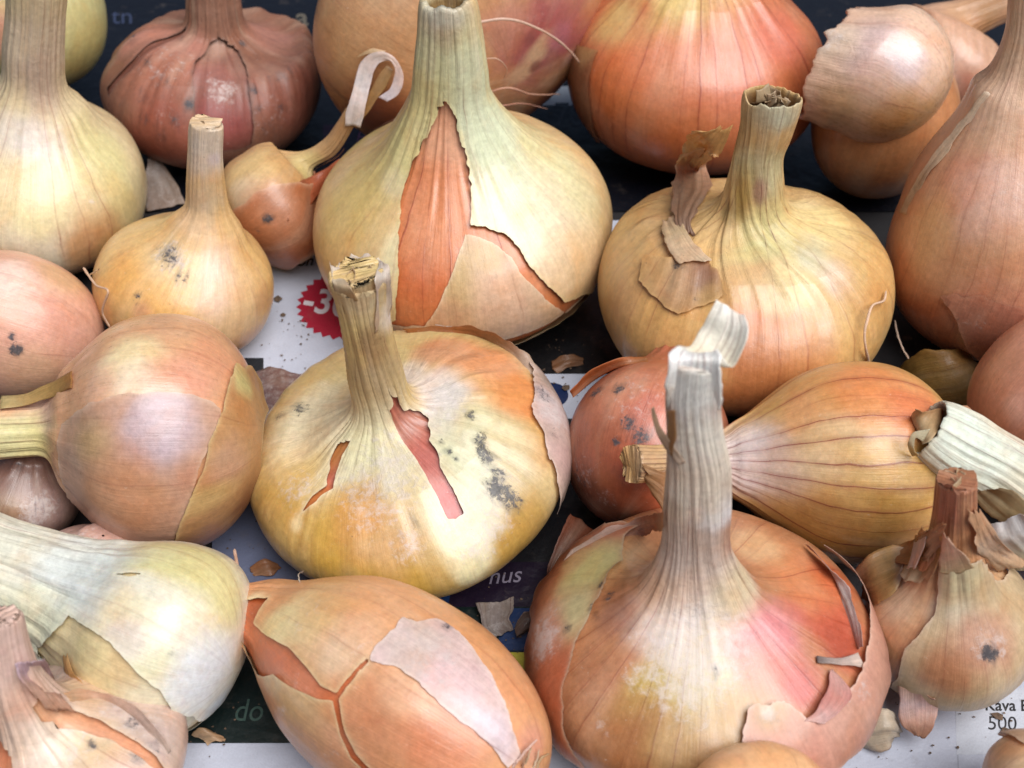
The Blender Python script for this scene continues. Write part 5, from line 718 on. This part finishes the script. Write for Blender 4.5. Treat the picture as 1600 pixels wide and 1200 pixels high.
 {'label':'dark reddish-brown onion with a pinkish split and grey crusty spots','c':[-10.822,39.718,2.377],'R':3.864,'ax':[0.0,0.05,0.999],'front':[0.255,-0.966,0.048],'bb':0.616,'bt':0.66,'rn':0.2,'neck':[[0.375,0.214,2.289,0.991],[0.46,0.284,3.247,0.799],[0.561,0.363,4.291,0.721]],'seed':157,'base':-0.0,'px':166,'ridge':0.12,'det':1.3,'col':(122,74,58),'vein':0.25,'nv':18,'gloss':0.22,'blobs':[('c',[0.982,-3.388,0.82],1.309,[138,62,56],0.95,1),('c',[0.854,-2.174,1.73],1.095,[150,92,80],0.8,1),('c',[0.479,-0.855,2.156],0.888,[170,130,110],0.8,1),('d',[0.987,-2.638,1.531],1.091,0,0.8,1),('m',[0.741,-2.205,1.754],0.219,0,0.5,1)],'outer':{'off':0.06,'vein':0.2,'col':(134,88,66),'blobs':[('m',[-1.662,-1.702,2.068],0.351,0,0.6,1),('m',[0.112,-2.485,1.695],0.262,0,0.6,1),('m',[2.12,-2.89,0.96],0.307,0,0.6,1),('m',[2.803,-2.471,0.689],0.355,0,0.6,1),('m',[1.574,-3.512,0.243],0.352,0,0.5,1),('m',[-1.715,-3.251,0.83],0.394,0,0.6,1),('c',[-0.577,-1.661,2.163],1.535,[170,112,94],0.9,1),('c',[-1.394,-2.229,1.778],1.312,[158,98,74],0.8,1),('c',[-2.079,-0.557,2.222],1.114,[176,116,96],0.7,1),('c',[2.816,-2.015,1.161],1.773,[138,78,60],0.9,1),('c',[-0.977,-3.732,0.272],1.753,[138,70,50],0.9,1),('c',[2.071,0.622,1.497],1.147,[166,112,96],0.8,1),('c',[0.597,-0.339,3.388],1.096,[150,110,90],0.95,1),('d',[-0.97,-1.909,2.069],1.531,0,0.5,1),('d',[2.408,-2.876,0.692],1.323,0,0.45,1),('d',[-0.898,-3.362,1.061],1.087,0,0.4,1),('m',[-1.331,-1.037,2.262],0.442,0,0.5,1),('m',[-1.849,-2.65,1.334],0.569,0,0.5,1),('m',[-0.637,-0.626,2.257],0.356,0,0.5,1),('m',[-0.951,-2.593,1.78],0.478,0,0.5,1),('m',[-0.568,-3.547,0.929],0.435,0,0.55,1),('m',[2.394,-3.022,0.292],0.664,0,0.5,1),('m',[3.023,-1.395,1.473],0.534,0,0.5,1),('m',[1.842,-0.813,1.616],0.403,0,0.5,1),('m',[-0.152,-3.122,1.288],0.391,0,0.8,1),('m',[1.985,-2.467,1.423],0.351,0,0.7,1),('m',[-2.455,-0.408,2.137],0.537,0,0.6,1),('m',[-2.438,-1.792,1.62],0.309,0,0.6,1),('m',[-1.085,-3.685,0.38],0.569,0,0.5,1),('m',[2.613,-1.742,1.449],0.532,0,0.5,1),('m',[-1.368,-3.443,0.873],0.436,0,0.4,1),('m',[1.373,-0.45,1.914],0.314,0,0.7,1),('m',[2.029,-2.63,1.291],0.657,0,0.4,1)],'holes':[{'p':[[0.077,9.062],[0.168,8.735],[0.426,8.28],[0.3,7.243],[0.272,6.169],[0.265,5.405],[0.223,4.731],[0.091,4.64],[-0.077,4.75],[-0.188,5.095],[-0.244,5.75],[-0.3,6.715],[-0.335,7.698],[-0.293,8.116],[-0.14,8.789]],'lift':0.1,'w':0.16,'rag':0.05,'edge':(90,70,62)},{'p':[[-1.347,5.86],[-1.285,6.497],[-1.208,7.115],[-1.299,7.989],[-1.347,9.117],[-1.124,9.117],[-1.089,7.952],[-1.075,7.097],[-1.173,6.478],[-1.25,5.787]],'lift':0.06,'w':0.15,'rag':0.03,'edge':(110,76,60)}]}},
 {'label':'big tan and purplish-pink onion at the top with pale root hairs hanging from it','c':[-1.804,39.644,5.314],'R':5.414,'ax':[-0.518,0.83,0.207],'front':[-0.366,-0.434,0.823],'bb':0.637,'bt':0.637,'rn':0.15,'neck':[],'seed':164,'base':0.0,'px':244,'det':0.8,'col':(200,148,104),'vein':0.2,'nv':30,'blobs':[('c',[-3.136,-4.036,0.858],2.459,[206,156,108],0.95,1),('c',[-1.434,-4.151,1.639],1.613,[208,160,116],0.8,1),('c',[3.056,-2.171,0.645],2.332,[170,92,92],1,1),('c',[1.567,-3.237,1.507],1.232,[200,140,120],0.8,1),('c',[2.738,-2.356,0.029],0.513,[214,176,140],1,1.5),('c',[2.036,-2.714,-0.68],0.473,[208,166,130],1,1.5),('c',[3.169,-1.416,-1.796],0.447,[206,160,126],1,1.5),('c',[3.783,-1.06,-1.097],0.356,[200,150,126],0.9,1),('c',[2.409,-2.686,0.717],0.294,[150,90,90],0.8,1),('c',[2.599,-2.334,-0.602],0.259,[140,84,70],0.9,1),('c',[3.391,-1.803,0.165],0.645,[176,104,116],0.8,1),('c',[4.461,-0.186,-0.857],1.121,[160,86,86],0.8,1),('c',[-2.475,-3.884,-1.441],1.711,[168,100,70],0.9,1),('c',[2.985,-0.596,-3.229],1.621,[150,84,56],0.9,1),('c',[-4.391,-2.961,-0.828],1.074,[196,150,100],0.7,1),('m',[-4.391,-2.961,-0.828],0.859,0,0.45,1),('m',[-3.772,-3.398,-1.414],0.431,0,0.5,1),('m',[-3.941,-3.394,-1.047],0.514,0,0.45,1),('m',[2.624,-2.542,1.113],0.418,0,0.4,1),('m',[3.498,-1.687,0.087],0.518,0,0.35,1),('d',[2.612,-2.548,1.341],1.249,0,0.4,1)],'roots':[{'pts':[[0.644,-4.125,2.132],[1.603,-3.853,2.103],[2.626,-3.266,1.425],[3.627,-2.15,-0.009],[4.521,-0.771,-1.994]],'r':(0.05,0.03),'col':(214,180,160)},{'pts':[[0.815,-3.889,0.69],[1.289,-3.906,0.701],[1.637,-3.614,0.127],[1.55,-3.426,-0.339]],'r':(0.025,0.018),'col':(200,160,136)},{'pts':[[0.95,-3.464,-0.911],[1.591,-3.357,-0.783],[2.461,-2.527,-1.574],[3.54,-0.908,-2.676]],'r':(0.035,0.02),'col':(196,150,126)},{'pts':[[1.153,-3.177,-1.669],[2.024,-2.58,-1.927],[3.088,-1.15,-3.133]],'r':(0.025,0.015),'col':(190,140,120)},{'pts':[[-3.167,-3.174,-2.724],[-2.491,-3.995,-1.791],[-1.739,-4.374,-1.088]],'r':(0.025,0.02),'col':(160,110,90)}]},
 {'label':'small brown shallot-like onion with a thin dry neck ending in a white curl','c':[-7.905,33.119,1.981],'R':2.025,'ax':[0.795,0.497,0.348],'front':[0.196,-0.753,0.628],'bb':0.712,'bt':0.825,'rn':0.2,'neck':[[1.084,1.167,1.061,0.36],[1.91,1.265,1.558,0.294],[2.497,1.408,2.343,0.25],[2.805,1.508,2.844,0.227]],'seed':171,'base':-0.0,'px':96,'det':1.3,'col':(200,158,104),'vein':0.25,'nv':14,'blobs':[('c',[-0.432,-0.344,1.962],1.017,[206,172,116],0.9,1),('c',[-0.56,-1.227,1.436],0.809,[206,182,150],0.8,1),('c',[0.415,-1.677,1.053],1.213,[184,118,78],0.95,1),('c',[-0.381,-1.579,-0.37],1.039,[160,104,72],0.8,1),('c',[1.126,0.779,1.011],0.632,[206,186,120],0.8,1),('c',[2.315,1.167,2.174],0.831,[178,138,90],1,1),('m',[0.208,-1.707,1.029],0.404,0,1,1),('m',[-0.117,-1.78,0.672],0.244,0,0.7,1),('d',[0.224,-1.462,1.392],0.605,0,0.5,1),('v',[2.315,1.167,2.174],1.039,0,1,1)],'patches':[{'off':0.09,'col':(186,116,74),'vein':0.3,'blobs':[('c',[1.357,1.088,0.362],0.642,[196,106,66],0.9,1),('c',[0.606,-1.54,1.194],1.011,[190,130,96],0.8,1),('m',[0.208,-1.707,1.029],0.364,0,0.9,1),('m',[-0.111,-1.792,0.619],0.244,0,0.6,1),('c',[0.091,-1.839,-0.139],1.03,[160,100,64],0.8,1)],'keep':{'p':[[-0.642,0.924],[-0.328,2.168],[-0.356,2.637],[-0.23,3.216],[0.119,4.09],[1.664,5.852],[1.689,6.739],[1.958,6.751],[1.375,4.213],[1.033,2.55],[1.788,1.602],[1.432,0.924],[-0.854,0.715]],'lift':0.08,'w':0.15,'rag':0.04,'edge':(224,196,166)}}],'flaps':[{'name':'skin_flap','rows':[([0.9,-0.82,1.612],[0.822,-1.742,0.938]),([1.299,0.453,0.979],[1.382,-0.736,0.767]),([1.81,0.743,1.122],[1.809,0.579,0.564]),([2.283,0.891,1.374],[2.325,0.711,1.199])],'cols':[(186,122,86),(190,112,74),(184,96,58),(206,120,80)],'kw':{'rag':0.04,'ripple':0.02,'n':28,'m':14}},{'name':'dry_leaf_end','rows':[([2.496,1.137,2.512],[2.983,1.14,2.41]),([2.692,1.34,3.254],[3.189,1.296,3.041]),([2.93,1.774,3.801],[3.369,1.699,3.612]),([3.151,2.091,4.302],[3.679,2.017,4.233]),([3.406,2.166,4.511],[3.883,2.076,4.288]),([3.812,2.225,4.566],[4.091,2.002,4.29]),([4.212,2.091,4.373],[4.206,1.913,4.112]),([4.444,1.819,3.937],[4.131,1.804,3.805]),([4.27,1.485,3.444],[3.938,1.621,3.497]),([3.897,1.352,3.246],[3.646,1.516,3.327])],'cols':[(236,232,230),(238,234,236),(232,226,226),(226,210,200),(236,226,226),(228,220,226)],'kw':{'rag':0.03,'ripple':0.03,'dust':0.05,'vein':0.2}},{'name':'dry_leaf_end','rows':[([2.533,1.166,2.491],[2.845,1.231,2.345]),([3.083,1.614,3.065],[3.42,1.467,3.02]),([3.563,1.925,3.7],[3.887,1.856,3.579]),([3.904,2.19,4.121],[4.149,2.07,4.009])],'cols':[(176,136,86),(170,128,74),(186,150,100)],'kw':{'rag':0.03,'n':24,'m':8}},{'name':'dry_leaf_end','rows':[([2.936,2.223,4.288],[3.02,2.292,4.384]),([3.338,2.225,4.473],[3.441,2.328,4.594]),([3.847,2.18,4.456],[3.928,2.298,4.566])],'cols':[(206,170,120),(216,190,150)],'kw':{'rag':0.03,'n':16,'m':6}}]},
 {'label':'dark dusty purplish onion in the shade under the green-yellow neck at the left','c':[-13.396,21.778,1.334],'R':1.564,'ax':[0.342,0.228,0.912],'front':[0.173,-0.969,0.177],'bb':0.807,'bt':0.807,'rn':0.2,'neck':[],'seed':178,'base':-0.0,'px':89,'col':(136,104,92),'vein':0.3,'nv':12,'blobs':[('c',[0.824,-1.125,0.562],0.848,[168,136,128],0.9,1),('c',[0.175,-0.439,1.283],0.846,[110,76,62],0.8,1),('m',[0.318,-0.265,1.378],0.508,0,0.5,1),('m',[0.823,-1.014,0.668],0.509,0,0.4,1),('d',[0.824,-1.125,0.562],0.848,0,0.9,1),('c',[0.099,-1.3,0.803],0.672,[150,120,90],0.8,1)]},
 {'label':'dull pink onion peeping out above the whitish onion','c':[-10.816,18.863,1.262],'R':1.699,'ax':[0.309,0.206,0.928],'front':[0.122,-0.977,0.176],'bb':0.8,'bt':0.8,'rn':0.2,'neck':[],'seed':185,'base':-0.0,'px':102,'col':(196,152,136),'vein':0.2,'nv':12,'blobs':[('c',[-0.048,0.981,1.104],1.155,[200,158,144],0.9,1),('m',[0.369,-0.28,1.558],0.382,0,0.6,1),('m',[-0.839,0.695,1.065],0.23,0,0.5,1),('d',[0.13,-0.107,1.62],0.957,0,0.9,1),('c',[1.043,0.317,1.2],0.65,[206,166,150],0.7,1)]},
 {'label':'brown onion in shade under the thick pale green neck','c':[-12.437,16.676,0.947],'R':1.276,'ax':[0.309,0.206,0.928],'front':[0.186,-0.97,0.153],'bb':0.8,'bt':0.8,'rn':0.2,'neck':[],'seed':192,'base':-0.0,'px':80,'col':(156,100,62),'vein':0.2,'nv':12,'blobs':[]},
 {'label':'pale orange onion crown cut off by the bottom edge','c':[5.19,11.281,2.687],'R':2.127,'ax':[0.424,-0.566,0.707],'front':[-0.821,0.089,0.564],'bb':0.6,'bt':0.6,'rn':0.2,'neck':[],'seed':199,'base':0.9,'px':158,'col':(220,166,118),'vein':0.3,'nv':20,'blobs':[('c',[-0.165,1.143,1.706],1.588,[222,172,122],0.8,1)]},
 {'label':'straw-coloured onion with a ragged skin edge in the bottom right corner','c':[12.064,12.085,1.948],'R':2.097,'ax':[0.808,0.303,0.505],'front':[-0.383,-0.38,0.842],'bb':0.637,'bt':0.637,'rn':0.2,'neck':[],'seed':206,'base':0.0,'px':150,'col':(222,184,140),'vein':0.4,'nv':20,'blobs':[('c',[-1.501,0.848,1.174],0.832,[224,190,150],0.8,1),('c',[-1.072,1.169,1.392],0.556,[220,160,110],0.8,1)],'patches':[{'off':0.08,'col':(224,186,150),'vein':0.3,'blobs':[],'keep':{'p':[[-1.699,2.681],[-1.285,2.849],[-0.901,3.016],[-0.817,3.487],[-1.842,3.958],[-2.059,3.2],[-1.956,2.865]],'lift':0.06,'w':0.15,'rag':0.05,'edge':(232,210,180)}}]},
]
for spec in ONIONS:
    build_onion(spec)

# ------------------------------------------------------------------ table and printed leaflets
def flat_mesh(name, verts, faces, mat, parent=None):
    me = D.meshes.new(name)
    me.from_pydata([tuple(c * CM for c in v) for v in verts], [], faces)
    me.materials.append(mat)
    o = D.objects.new(name, me)
    COL.objects.link(o)
    o.parent = parent
    return o

table = flat_mesh('table_top', [(-70, -40, -.06), (70, -40, -.06), (70, 100, -.06), (-70, 100, -.06)], [(0, 1, 2, 3)], plain('dark_table', (34, 32, 34)))
table['kind'] = 'structure'

PAGE_TONES = {}
def page_tone(col, paper=False):
    key = (tuple(col), paper)
    if key not in PAGE_TONES:
        k = NT('leaflet_paper' if paper else 'ink_or_shade')  # also colours the panels that paint gap shade
        o = k.vm('MULTIPLY', k.n('TexCoord', out='Object'), (100, 100, 100))
        f = k.lin(k.noise(o, 22, 3, .6), .3, .7, .93, 1.05)
        c = k.mix(1.0, (*lin3(col), 1), k.n('CombineColor', {0: f, 1: f, 2: f}), 'MULTIPLY')
        soil = k.m2('MULTIPLY', k.step(k.noise(o, 1.1, 7, .72), .56, .74), .55)
        grit = k.step(k.noise(o, 7, 6, .75), .66, .74)
        c = k.mix(k.m2('MULTIPLY', grit, .6), k.mix(soil, c, k.mix(.5, c, (.16, .13, .11, 1))), (.07, .06, .05, 1))
        b = k.n('Bump', {'Height': k.noise(o, 1.4, 4, .5), 'Strength': .35, 'Distance': .002})
        k.n('BsdfPrincipled', {'Base Color': c, 'Roughness': .42, 'Normal': b})
        k.n('OutputMaterial', {0: k.last.outputs[0]})
        PAGE_TONES[key] = k.m
    return PAGE_TONES[key]

def build_leaflet(sp):
    ctr = np.mean(sp['px'], axis=0)
    L = lambda p, z: (p[0] - ctr[0], p[1] - ctr[1], z)
    t = thing('leaflet', sp['label'], 'leaflet', (ctr[0], ctr[1], sp['z']), 'printed leaflets under the onions')
    q = sp['px']
    n = len(q)
    flat_mesh('page', [L(p, 0) for p in q] + [L(p, -.012) for p in q], [tuple(range(n)), tuple(range(2 * n - 1, n - 1, -1))] + [(k, k + n, (k + 1) % n + n, (k + 1) % n) for k in range(n)], page_tone(sp['col'], True), t)
    lay = .003
    for col, q in sp['panels']:
        lay += .0012
        flat_mesh('print_or_shade_panel', [L(p, lay) for p in q], [tuple(range(len(q)))], page_tone(col), t)  # some panels are shade between the onions painted on, the rest print
    for col, c, e in sp['discs']:
        r = math.dist(c, e)
        flat_mesh('printed_dot', [L((c[0] + r * math.cos(a), c[1] + r * math.sin(a)), lay + .002) for a in np.linspace(0, 2 * math.pi, 48, endpoint=False)], [tuple(range(48))], page_tone(col), t)
    for col, c, e, m in sp['stars']:
        r = math.dist(c, e)
        vs = [L((c[0] + r * (1 if k % 2 else .9) * math.cos(math.pi * k / m), c[1] + r * (1 if k % 2 else .9) * math.sin(math.pi * k / m)), lay + .002) for k in range(2 * m)]
        flat_mesh('price_badge', vs + [L(c, lay + .002)], [(k, (k + 1) % (2 * m), 2 * m) for k in range(2 * m)], page_tone(col), t)
    for txt, col, a, b, up, italic, bold in sp['texts']:
        cu = D.curves.new('print', 'FONT')
        cu.body = txt
        cu.shear = .25 if italic else 0
        cu.offset = .018 if bold else 0
        cu.resolution_u = 4
        tmp = D.objects.new('print', cu)
        COL.objects.link(tmp)
        bpy.context.view_layer.update()
        me = D.meshes.new_from_object(tmp.evaluated_get(bpy.context.evaluated_depsgraph_get()))
        D.objects.remove(tmp)
        co = np.empty(len(me.vertices) * 3)
        me.vertices.foreach_get('co', co)
        co = co.reshape(-1, 3)
        w = co[:, 0].max()
        h = .72
        A, B, U = (np.array(v) for v in (a, b, up))
        xy = A - ctr + (co[:, :1] / w) * (B - A) + (co[:, 1:2] / h) * (U - A)
        P = np.concatenate([xy, np.full((len(xy), 1), lay + .004)], 1) * CM
        me.vertices.foreach_set('co', P.ravel())
        me.name = 'printed_text'
        me.materials.clear()
        me.materials.append(page_tone(col))
        o = D.objects.new('printed_text', me)
        COL.objects.link(o)
        o.parent = t

LEAFLETS = [{'label':'dark navy leaflet page under the back row of onions','z':0.0,'col':(9,12,22),'px':[[-23.816,35.417],[23.816,35.417],[27.051,57.044],[-27.051,57.044]],'panels':[((40,12,40),[[-6.989,38.381],[-3.791,38.381],[-3.911,40.578],[-7.21,40.578]]),((196,204,214),[[0.995,41.836],[2.487,41.836],[2.531,43.138],[1.013,43.138]])],'discs':[],'stars':[],'texts':[('tn',(50,58,82),[-16.829,47.738],[-15.969,47.738],[-17.099,49.004],0,0),('a',(90,84,74),[-9.069,47.588],[-8.533,47.588],[-9.232,49.004],0,1),('Ho',(170,90,136),[-5.873,39.483],[-5.202,39.523],[-5.926,40.128],1,0),('70',(44,48,60),[1.612,40.537],[2.736,40.537],[1.646,42.05],0,1)]},{'label':'white leaflet page with a red discount badge between the golden and yellow onions','z':0.02,'col':(178,182,196),'px':[[-8.076,19.29],[3.608,19.29],[4.163,34.889],[-10.238,34.889]],'panels':[((30,34,40),[[-8.367,27.043],[-7.693,27.043],[-7.839,28.148],[-8.526,28.148]]),((96,102,126),[[-8.128,19.618],[-1.384,19.618],[-1.884,24.157],[-8.762,24.157]]),((16,15,18),[[0.0,27.452],[3.674,27.452],[3.723,32.37],[0.0,32.37]]),((18,17,22),[[-1.286,19.188],[3.567,19.188],[3.866,25.589],[-0.193,25.589]])],'discs':[((14,34,74),[1.219,26.559],[1.73,26.559])],'stars':[((158,30,52),[-5.369,30.641],[-3.642,30.641],30)],'texts':[('-30%',(214,208,214),[-6.913,30.337],[-4.398,29.738],[-7.006,31.541],1,1),('trón',(24,24,26),[-7.669,32.434],[-6.726,32.532],[-7.71,32.956],1,1)]},{'label':'white leaflet page with black coffee price print in the bottom right corner','z':0.03,'col':(170,174,188),'px':[[6.577,12.736],[16.442,12.736],[17.683,20.757],[8.222,20.757]],'panels':[((150,154,166),[[10.463,12.736],[10.493,12.736],[11.297,16.775],[11.264,16.775]]),((176,180,190),[[10.831,14.667],[15.606,14.667],[15.901,16.483],[11.228,16.483]])],'discs':[],'stars':[],'texts':[('Káva E',(22,22,24),[11.816,15.856],[12.9,15.838],[11.897,16.176],0,1),('500',(36,36,40),[11.748,15.331],[12.471,15.314],[11.845,15.715],0,0)]},{'label':'dark green and navy leaflet page with a yellow band under the front onions','z':0.045,'col':(8,24,24),'px':[[-8.955,14.971],[3.299,14.971],[3.197,19.577],[-8.64,19.577]],'panels':[((20,48,92),[[-8.591,18.886],[3.238,18.886],[3.194,19.535],[-8.633,19.535]]),((22,44,84),[[-0.332,17.56],[3.318,17.56],[3.321,18.846],[-0.341,18.846]]),((190,176,60),[[-0.327,16.812],[3.333,16.812],[3.331,17.503],[-0.331,17.503]])],'discs':[],'stars':[],'texts':[('do',(56,76,70),[-6.937,15.557],[-6.173,15.557],[-7.031,16.194],1,0)]},{'label':'dark purple leaflet scrap with white script in the gap below the mouldy yellow onion','z':0.06,'col':(24,11,32),'px':[[-1.704,18.886],[1.227,18.886],[1.122,20.329],[-1.491,20.329]],'panels':[],'discs':[],'stars':[],'texts':[('nus',(126,118,134),[-0.657,19.597],[0.277,19.68],[-0.664,20.139],1,0)]},{'label':'plain white leaflet page under the whitish and long orange onions at the front','z':0.01,'col':(176,180,194),'px':[[-14.44,11.248],[7.22,11.248],[7.074,16.051],[-14.792,16.051]],'panels':[],'discs':[],'stars':[],'texts':[]}]  # badge page: near-black and blue-grey panels paint the shade of the gaps
for sp in LEAFLETS:
    build_leaflet(sp)
SCRAPS = [{'label':'greyish pointed peel scrap standing between the pale yellow and small golden onions','rows':[([-12.926,37.033,1.3],[-12.608,37.033,1.3]),([-12.987,36.448,0.9],[-12.272,36.652,0.8]),([-13.003,35.995,0.4],[-11.847,36.14,0.4]),([-12.884,35.294,0.1],[-11.602,35.721,0.1])],'cols':[(170,150,140),(160,140,126),(150,126,110)],'kw':{'dust':0.5,'rag':0.05}},{'label':'pale crumpled skin scrap on the white leaflet beside the pinkish-tan onion','rows':[([8.399,15.589,0.2],[8.523,14.869,0.1]),([8.667,15.415,0.9],[8.809,14.65,0.1]),([9.047,15.326,1.0],[9.062,14.648,0.3]),([9.532,15.308,0.4],[9.305,14.902,0.2])],'cols':[(190,176,156),(206,190,166),(196,186,170)],'kw':{'dust':0.4,'rag':0.08,'ripple':0.12,'bulge':0.15}},{'label':'olive-brown peel shard leaning below the pear-shaped tan onion','rows':[([11.734,26.979,0.5],[12.357,25.63,0.1]),([12.072,26.808,1.6],[12.993,25.364,0.4]),([12.649,26.576,2.0],[13.724,25.441,0.6]),([13.619,26.818,1.7],[14.267,26.297,0.8])],'cols':[(150,116,56),(160,124,64),(140,100,52)],'kw':{'dust':0.2,'rag':0.08,'bulge':0.1}},{'label':'grey ribbed peel strip on the purple scrap below the mouldy yellow onion','rows':[([-0.879,18.81,0.3],[0.0,19.09,0.3]),([-0.839,18.454,0.3],[0.0,18.651,0.3]),([-0.734,18.069,0.2],[-0.067,18.375,0.3]),([-0.333,17.842,0.1],[0.101,18.132,0.1])],'cols':[(150,136,128),(140,126,120),(128,112,106)],'kw':{'dust':0.5,'vein':0.8,'rag':0.08,'ripple':0.05}},{'label':'dark brown curled peel scrap under the left side of the big pink-cheeked onion','rows':[([-0.033,18.006,0.3],[0.1,17.842,0.1]),([0.249,18.261,0.6],[0.433,17.972,0.2]),([0.582,18.43,0.7],[0.769,18.166,0.2]),([0.94,18.679,0.5],[1.009,18.439,0.2])],'cols':[(120,96,86),(112,88,78),(104,80,70)],'kw':{'dust':0.3,'rag':0.08,'ripple':0.07,'bulge':0.15}},{'label':'crumpled brown-purple peel flat on the white leaflet left of the mouldy yellow onion','rows':[([-8.118,27.358,0.1],[-7.337,25.63,0.1]),([-7.587,27.469,0.3],[-6.907,25.329,0.15]),([-6.908,27.21,0.4],[-6.638,25.541,0.2]),([-6.287,27.358,0.1],[-6.274,26.15,0.1])],'cols':[(130,104,106),(150,112,100),(120,92,100)],'kw':{'dust':0.6,'rag':0.1,'ripple':0.09}},{'label':'small brown skin flake beside the navy band left of the long orange onion','rows':[([-7.119,20.174,0.1],[-6.87,19.832,0.05]),([-6.756,20.287,0.3],[-6.523,19.881,0.1]),([-6.437,20.301,0.1],[-6.341,20.041,0.05])],'cols':[(176,120,80),(160,104,66)],'kw':{'dust':0.2,'rag':0.08,'ripple':0.06}},{'label':'pale flake of skin on the dark green page under the whitish onion','rows':[([-7.926,15.124,0.1],[-7.553,14.911,0.05]),([-7.542,15.163,0.35],[-7.238,14.953,0.1]),([-7.244,15.192,0.1],[-7.068,15.013,0.05])],'cols':[(206,176,140),(190,150,110)],'kw':{'dust':0.3,'rag':0.08,'ripple':0.06}},{'label':'brown skin sliver in the dark gap between the torn yellow-green and twisted-neck golden onions','rows':[([1.205,27.883,0.1],[1.437,27.488,0.05]),([1.683,27.968,0.3],[1.84,27.661,0.1]),([2.174,28.051,0.1],[2.248,27.82,0.05])],'cols':[(150,104,70),(130,90,60)],'kw':{'dust':0.3,'rag':0.06,'ripple':0.06}}]
for k, sp in enumerate(SCRAPS):
    o = ribbon('peel_scrap', sp['rows'], sp['cols'], None, seed=500 + k * 11, origin=(0, 0, 0), **sp['kw'])
    ctr = np.mean([p for r in sp['rows'] for p in r], axis=0)
    sh_ = Vector((ctr[0] * CM, ctr[1] * CM, 0))
    o.data.transform(Matrix.Translation(-sh_))
    o.location = sh_
    o['label'], o['category'], o['group'] = sp['label'], 'peel scrap', 'loose peel scraps on the leaflets'
CRUMBS = [([-7.208,29.296],1.14,60),([-7.336,27.043],0.95,70),([-7.254,22.084],0.95,50),([1.586,27.043],0.95,40),([0.0,18.686],1.14,70),([0.666,17.712],0.57,30),([9.468,15.176],1.52,90),([11.764,15.522],1.14,50),([-7.335,14.667],1.71,60),([-7.557,16.051],1.14,30),([1.632,28.716],0.95,40),([7.957,20.757],1.14,30),([-12.747,36.867],0.76,30),([1.984,41.623],0.95,20),([12.442,28.716],0.57,20),([0.792,15.349],0.57,20),([-15.026,47.588],11.4,0)]
rnd = random.Random(7)
vs, fs = [], []
for (cx, cy), rad, n in CRUMBS:
    for k in range(n // 2):
        x, y = cx + rnd.gauss(0, rad * .6), cy + rnd.gauss(0, rad * .75)
        big = rnd.random() < .03
        s = rnd.uniform(.07, .2) if big else rnd.uniform(.012, .045)
        flat = .18 if big else .7
        b = len(vs)
        a0 = rnd.random() * 6.28
        ring = [(x + s * rnd.uniform(.6, 1.2) * math.cos(a0 + q * 1.257), y + s * rnd.uniform(.5, 1.1) * math.sin(a0 + q * 1.257), .07 + s * flat * rnd.uniform(.2, .7)) for q in range(5)]
        vs += ring + [(x, y, .07 + s * flat * rnd.uniform(.8, 1.4)), (x, y, .062)]
        for q in range(5):
            fs += [(b + q, b + (q + 1) % 5, b + 5), (b + (q + 1) % 5, b + q, b + 6)]
cr = flat_mesh('soil_crumbs', vs, fs, plain('soil', (92, 74, 60), .9, .5, 900))
cr['kind'] = 'stuff'
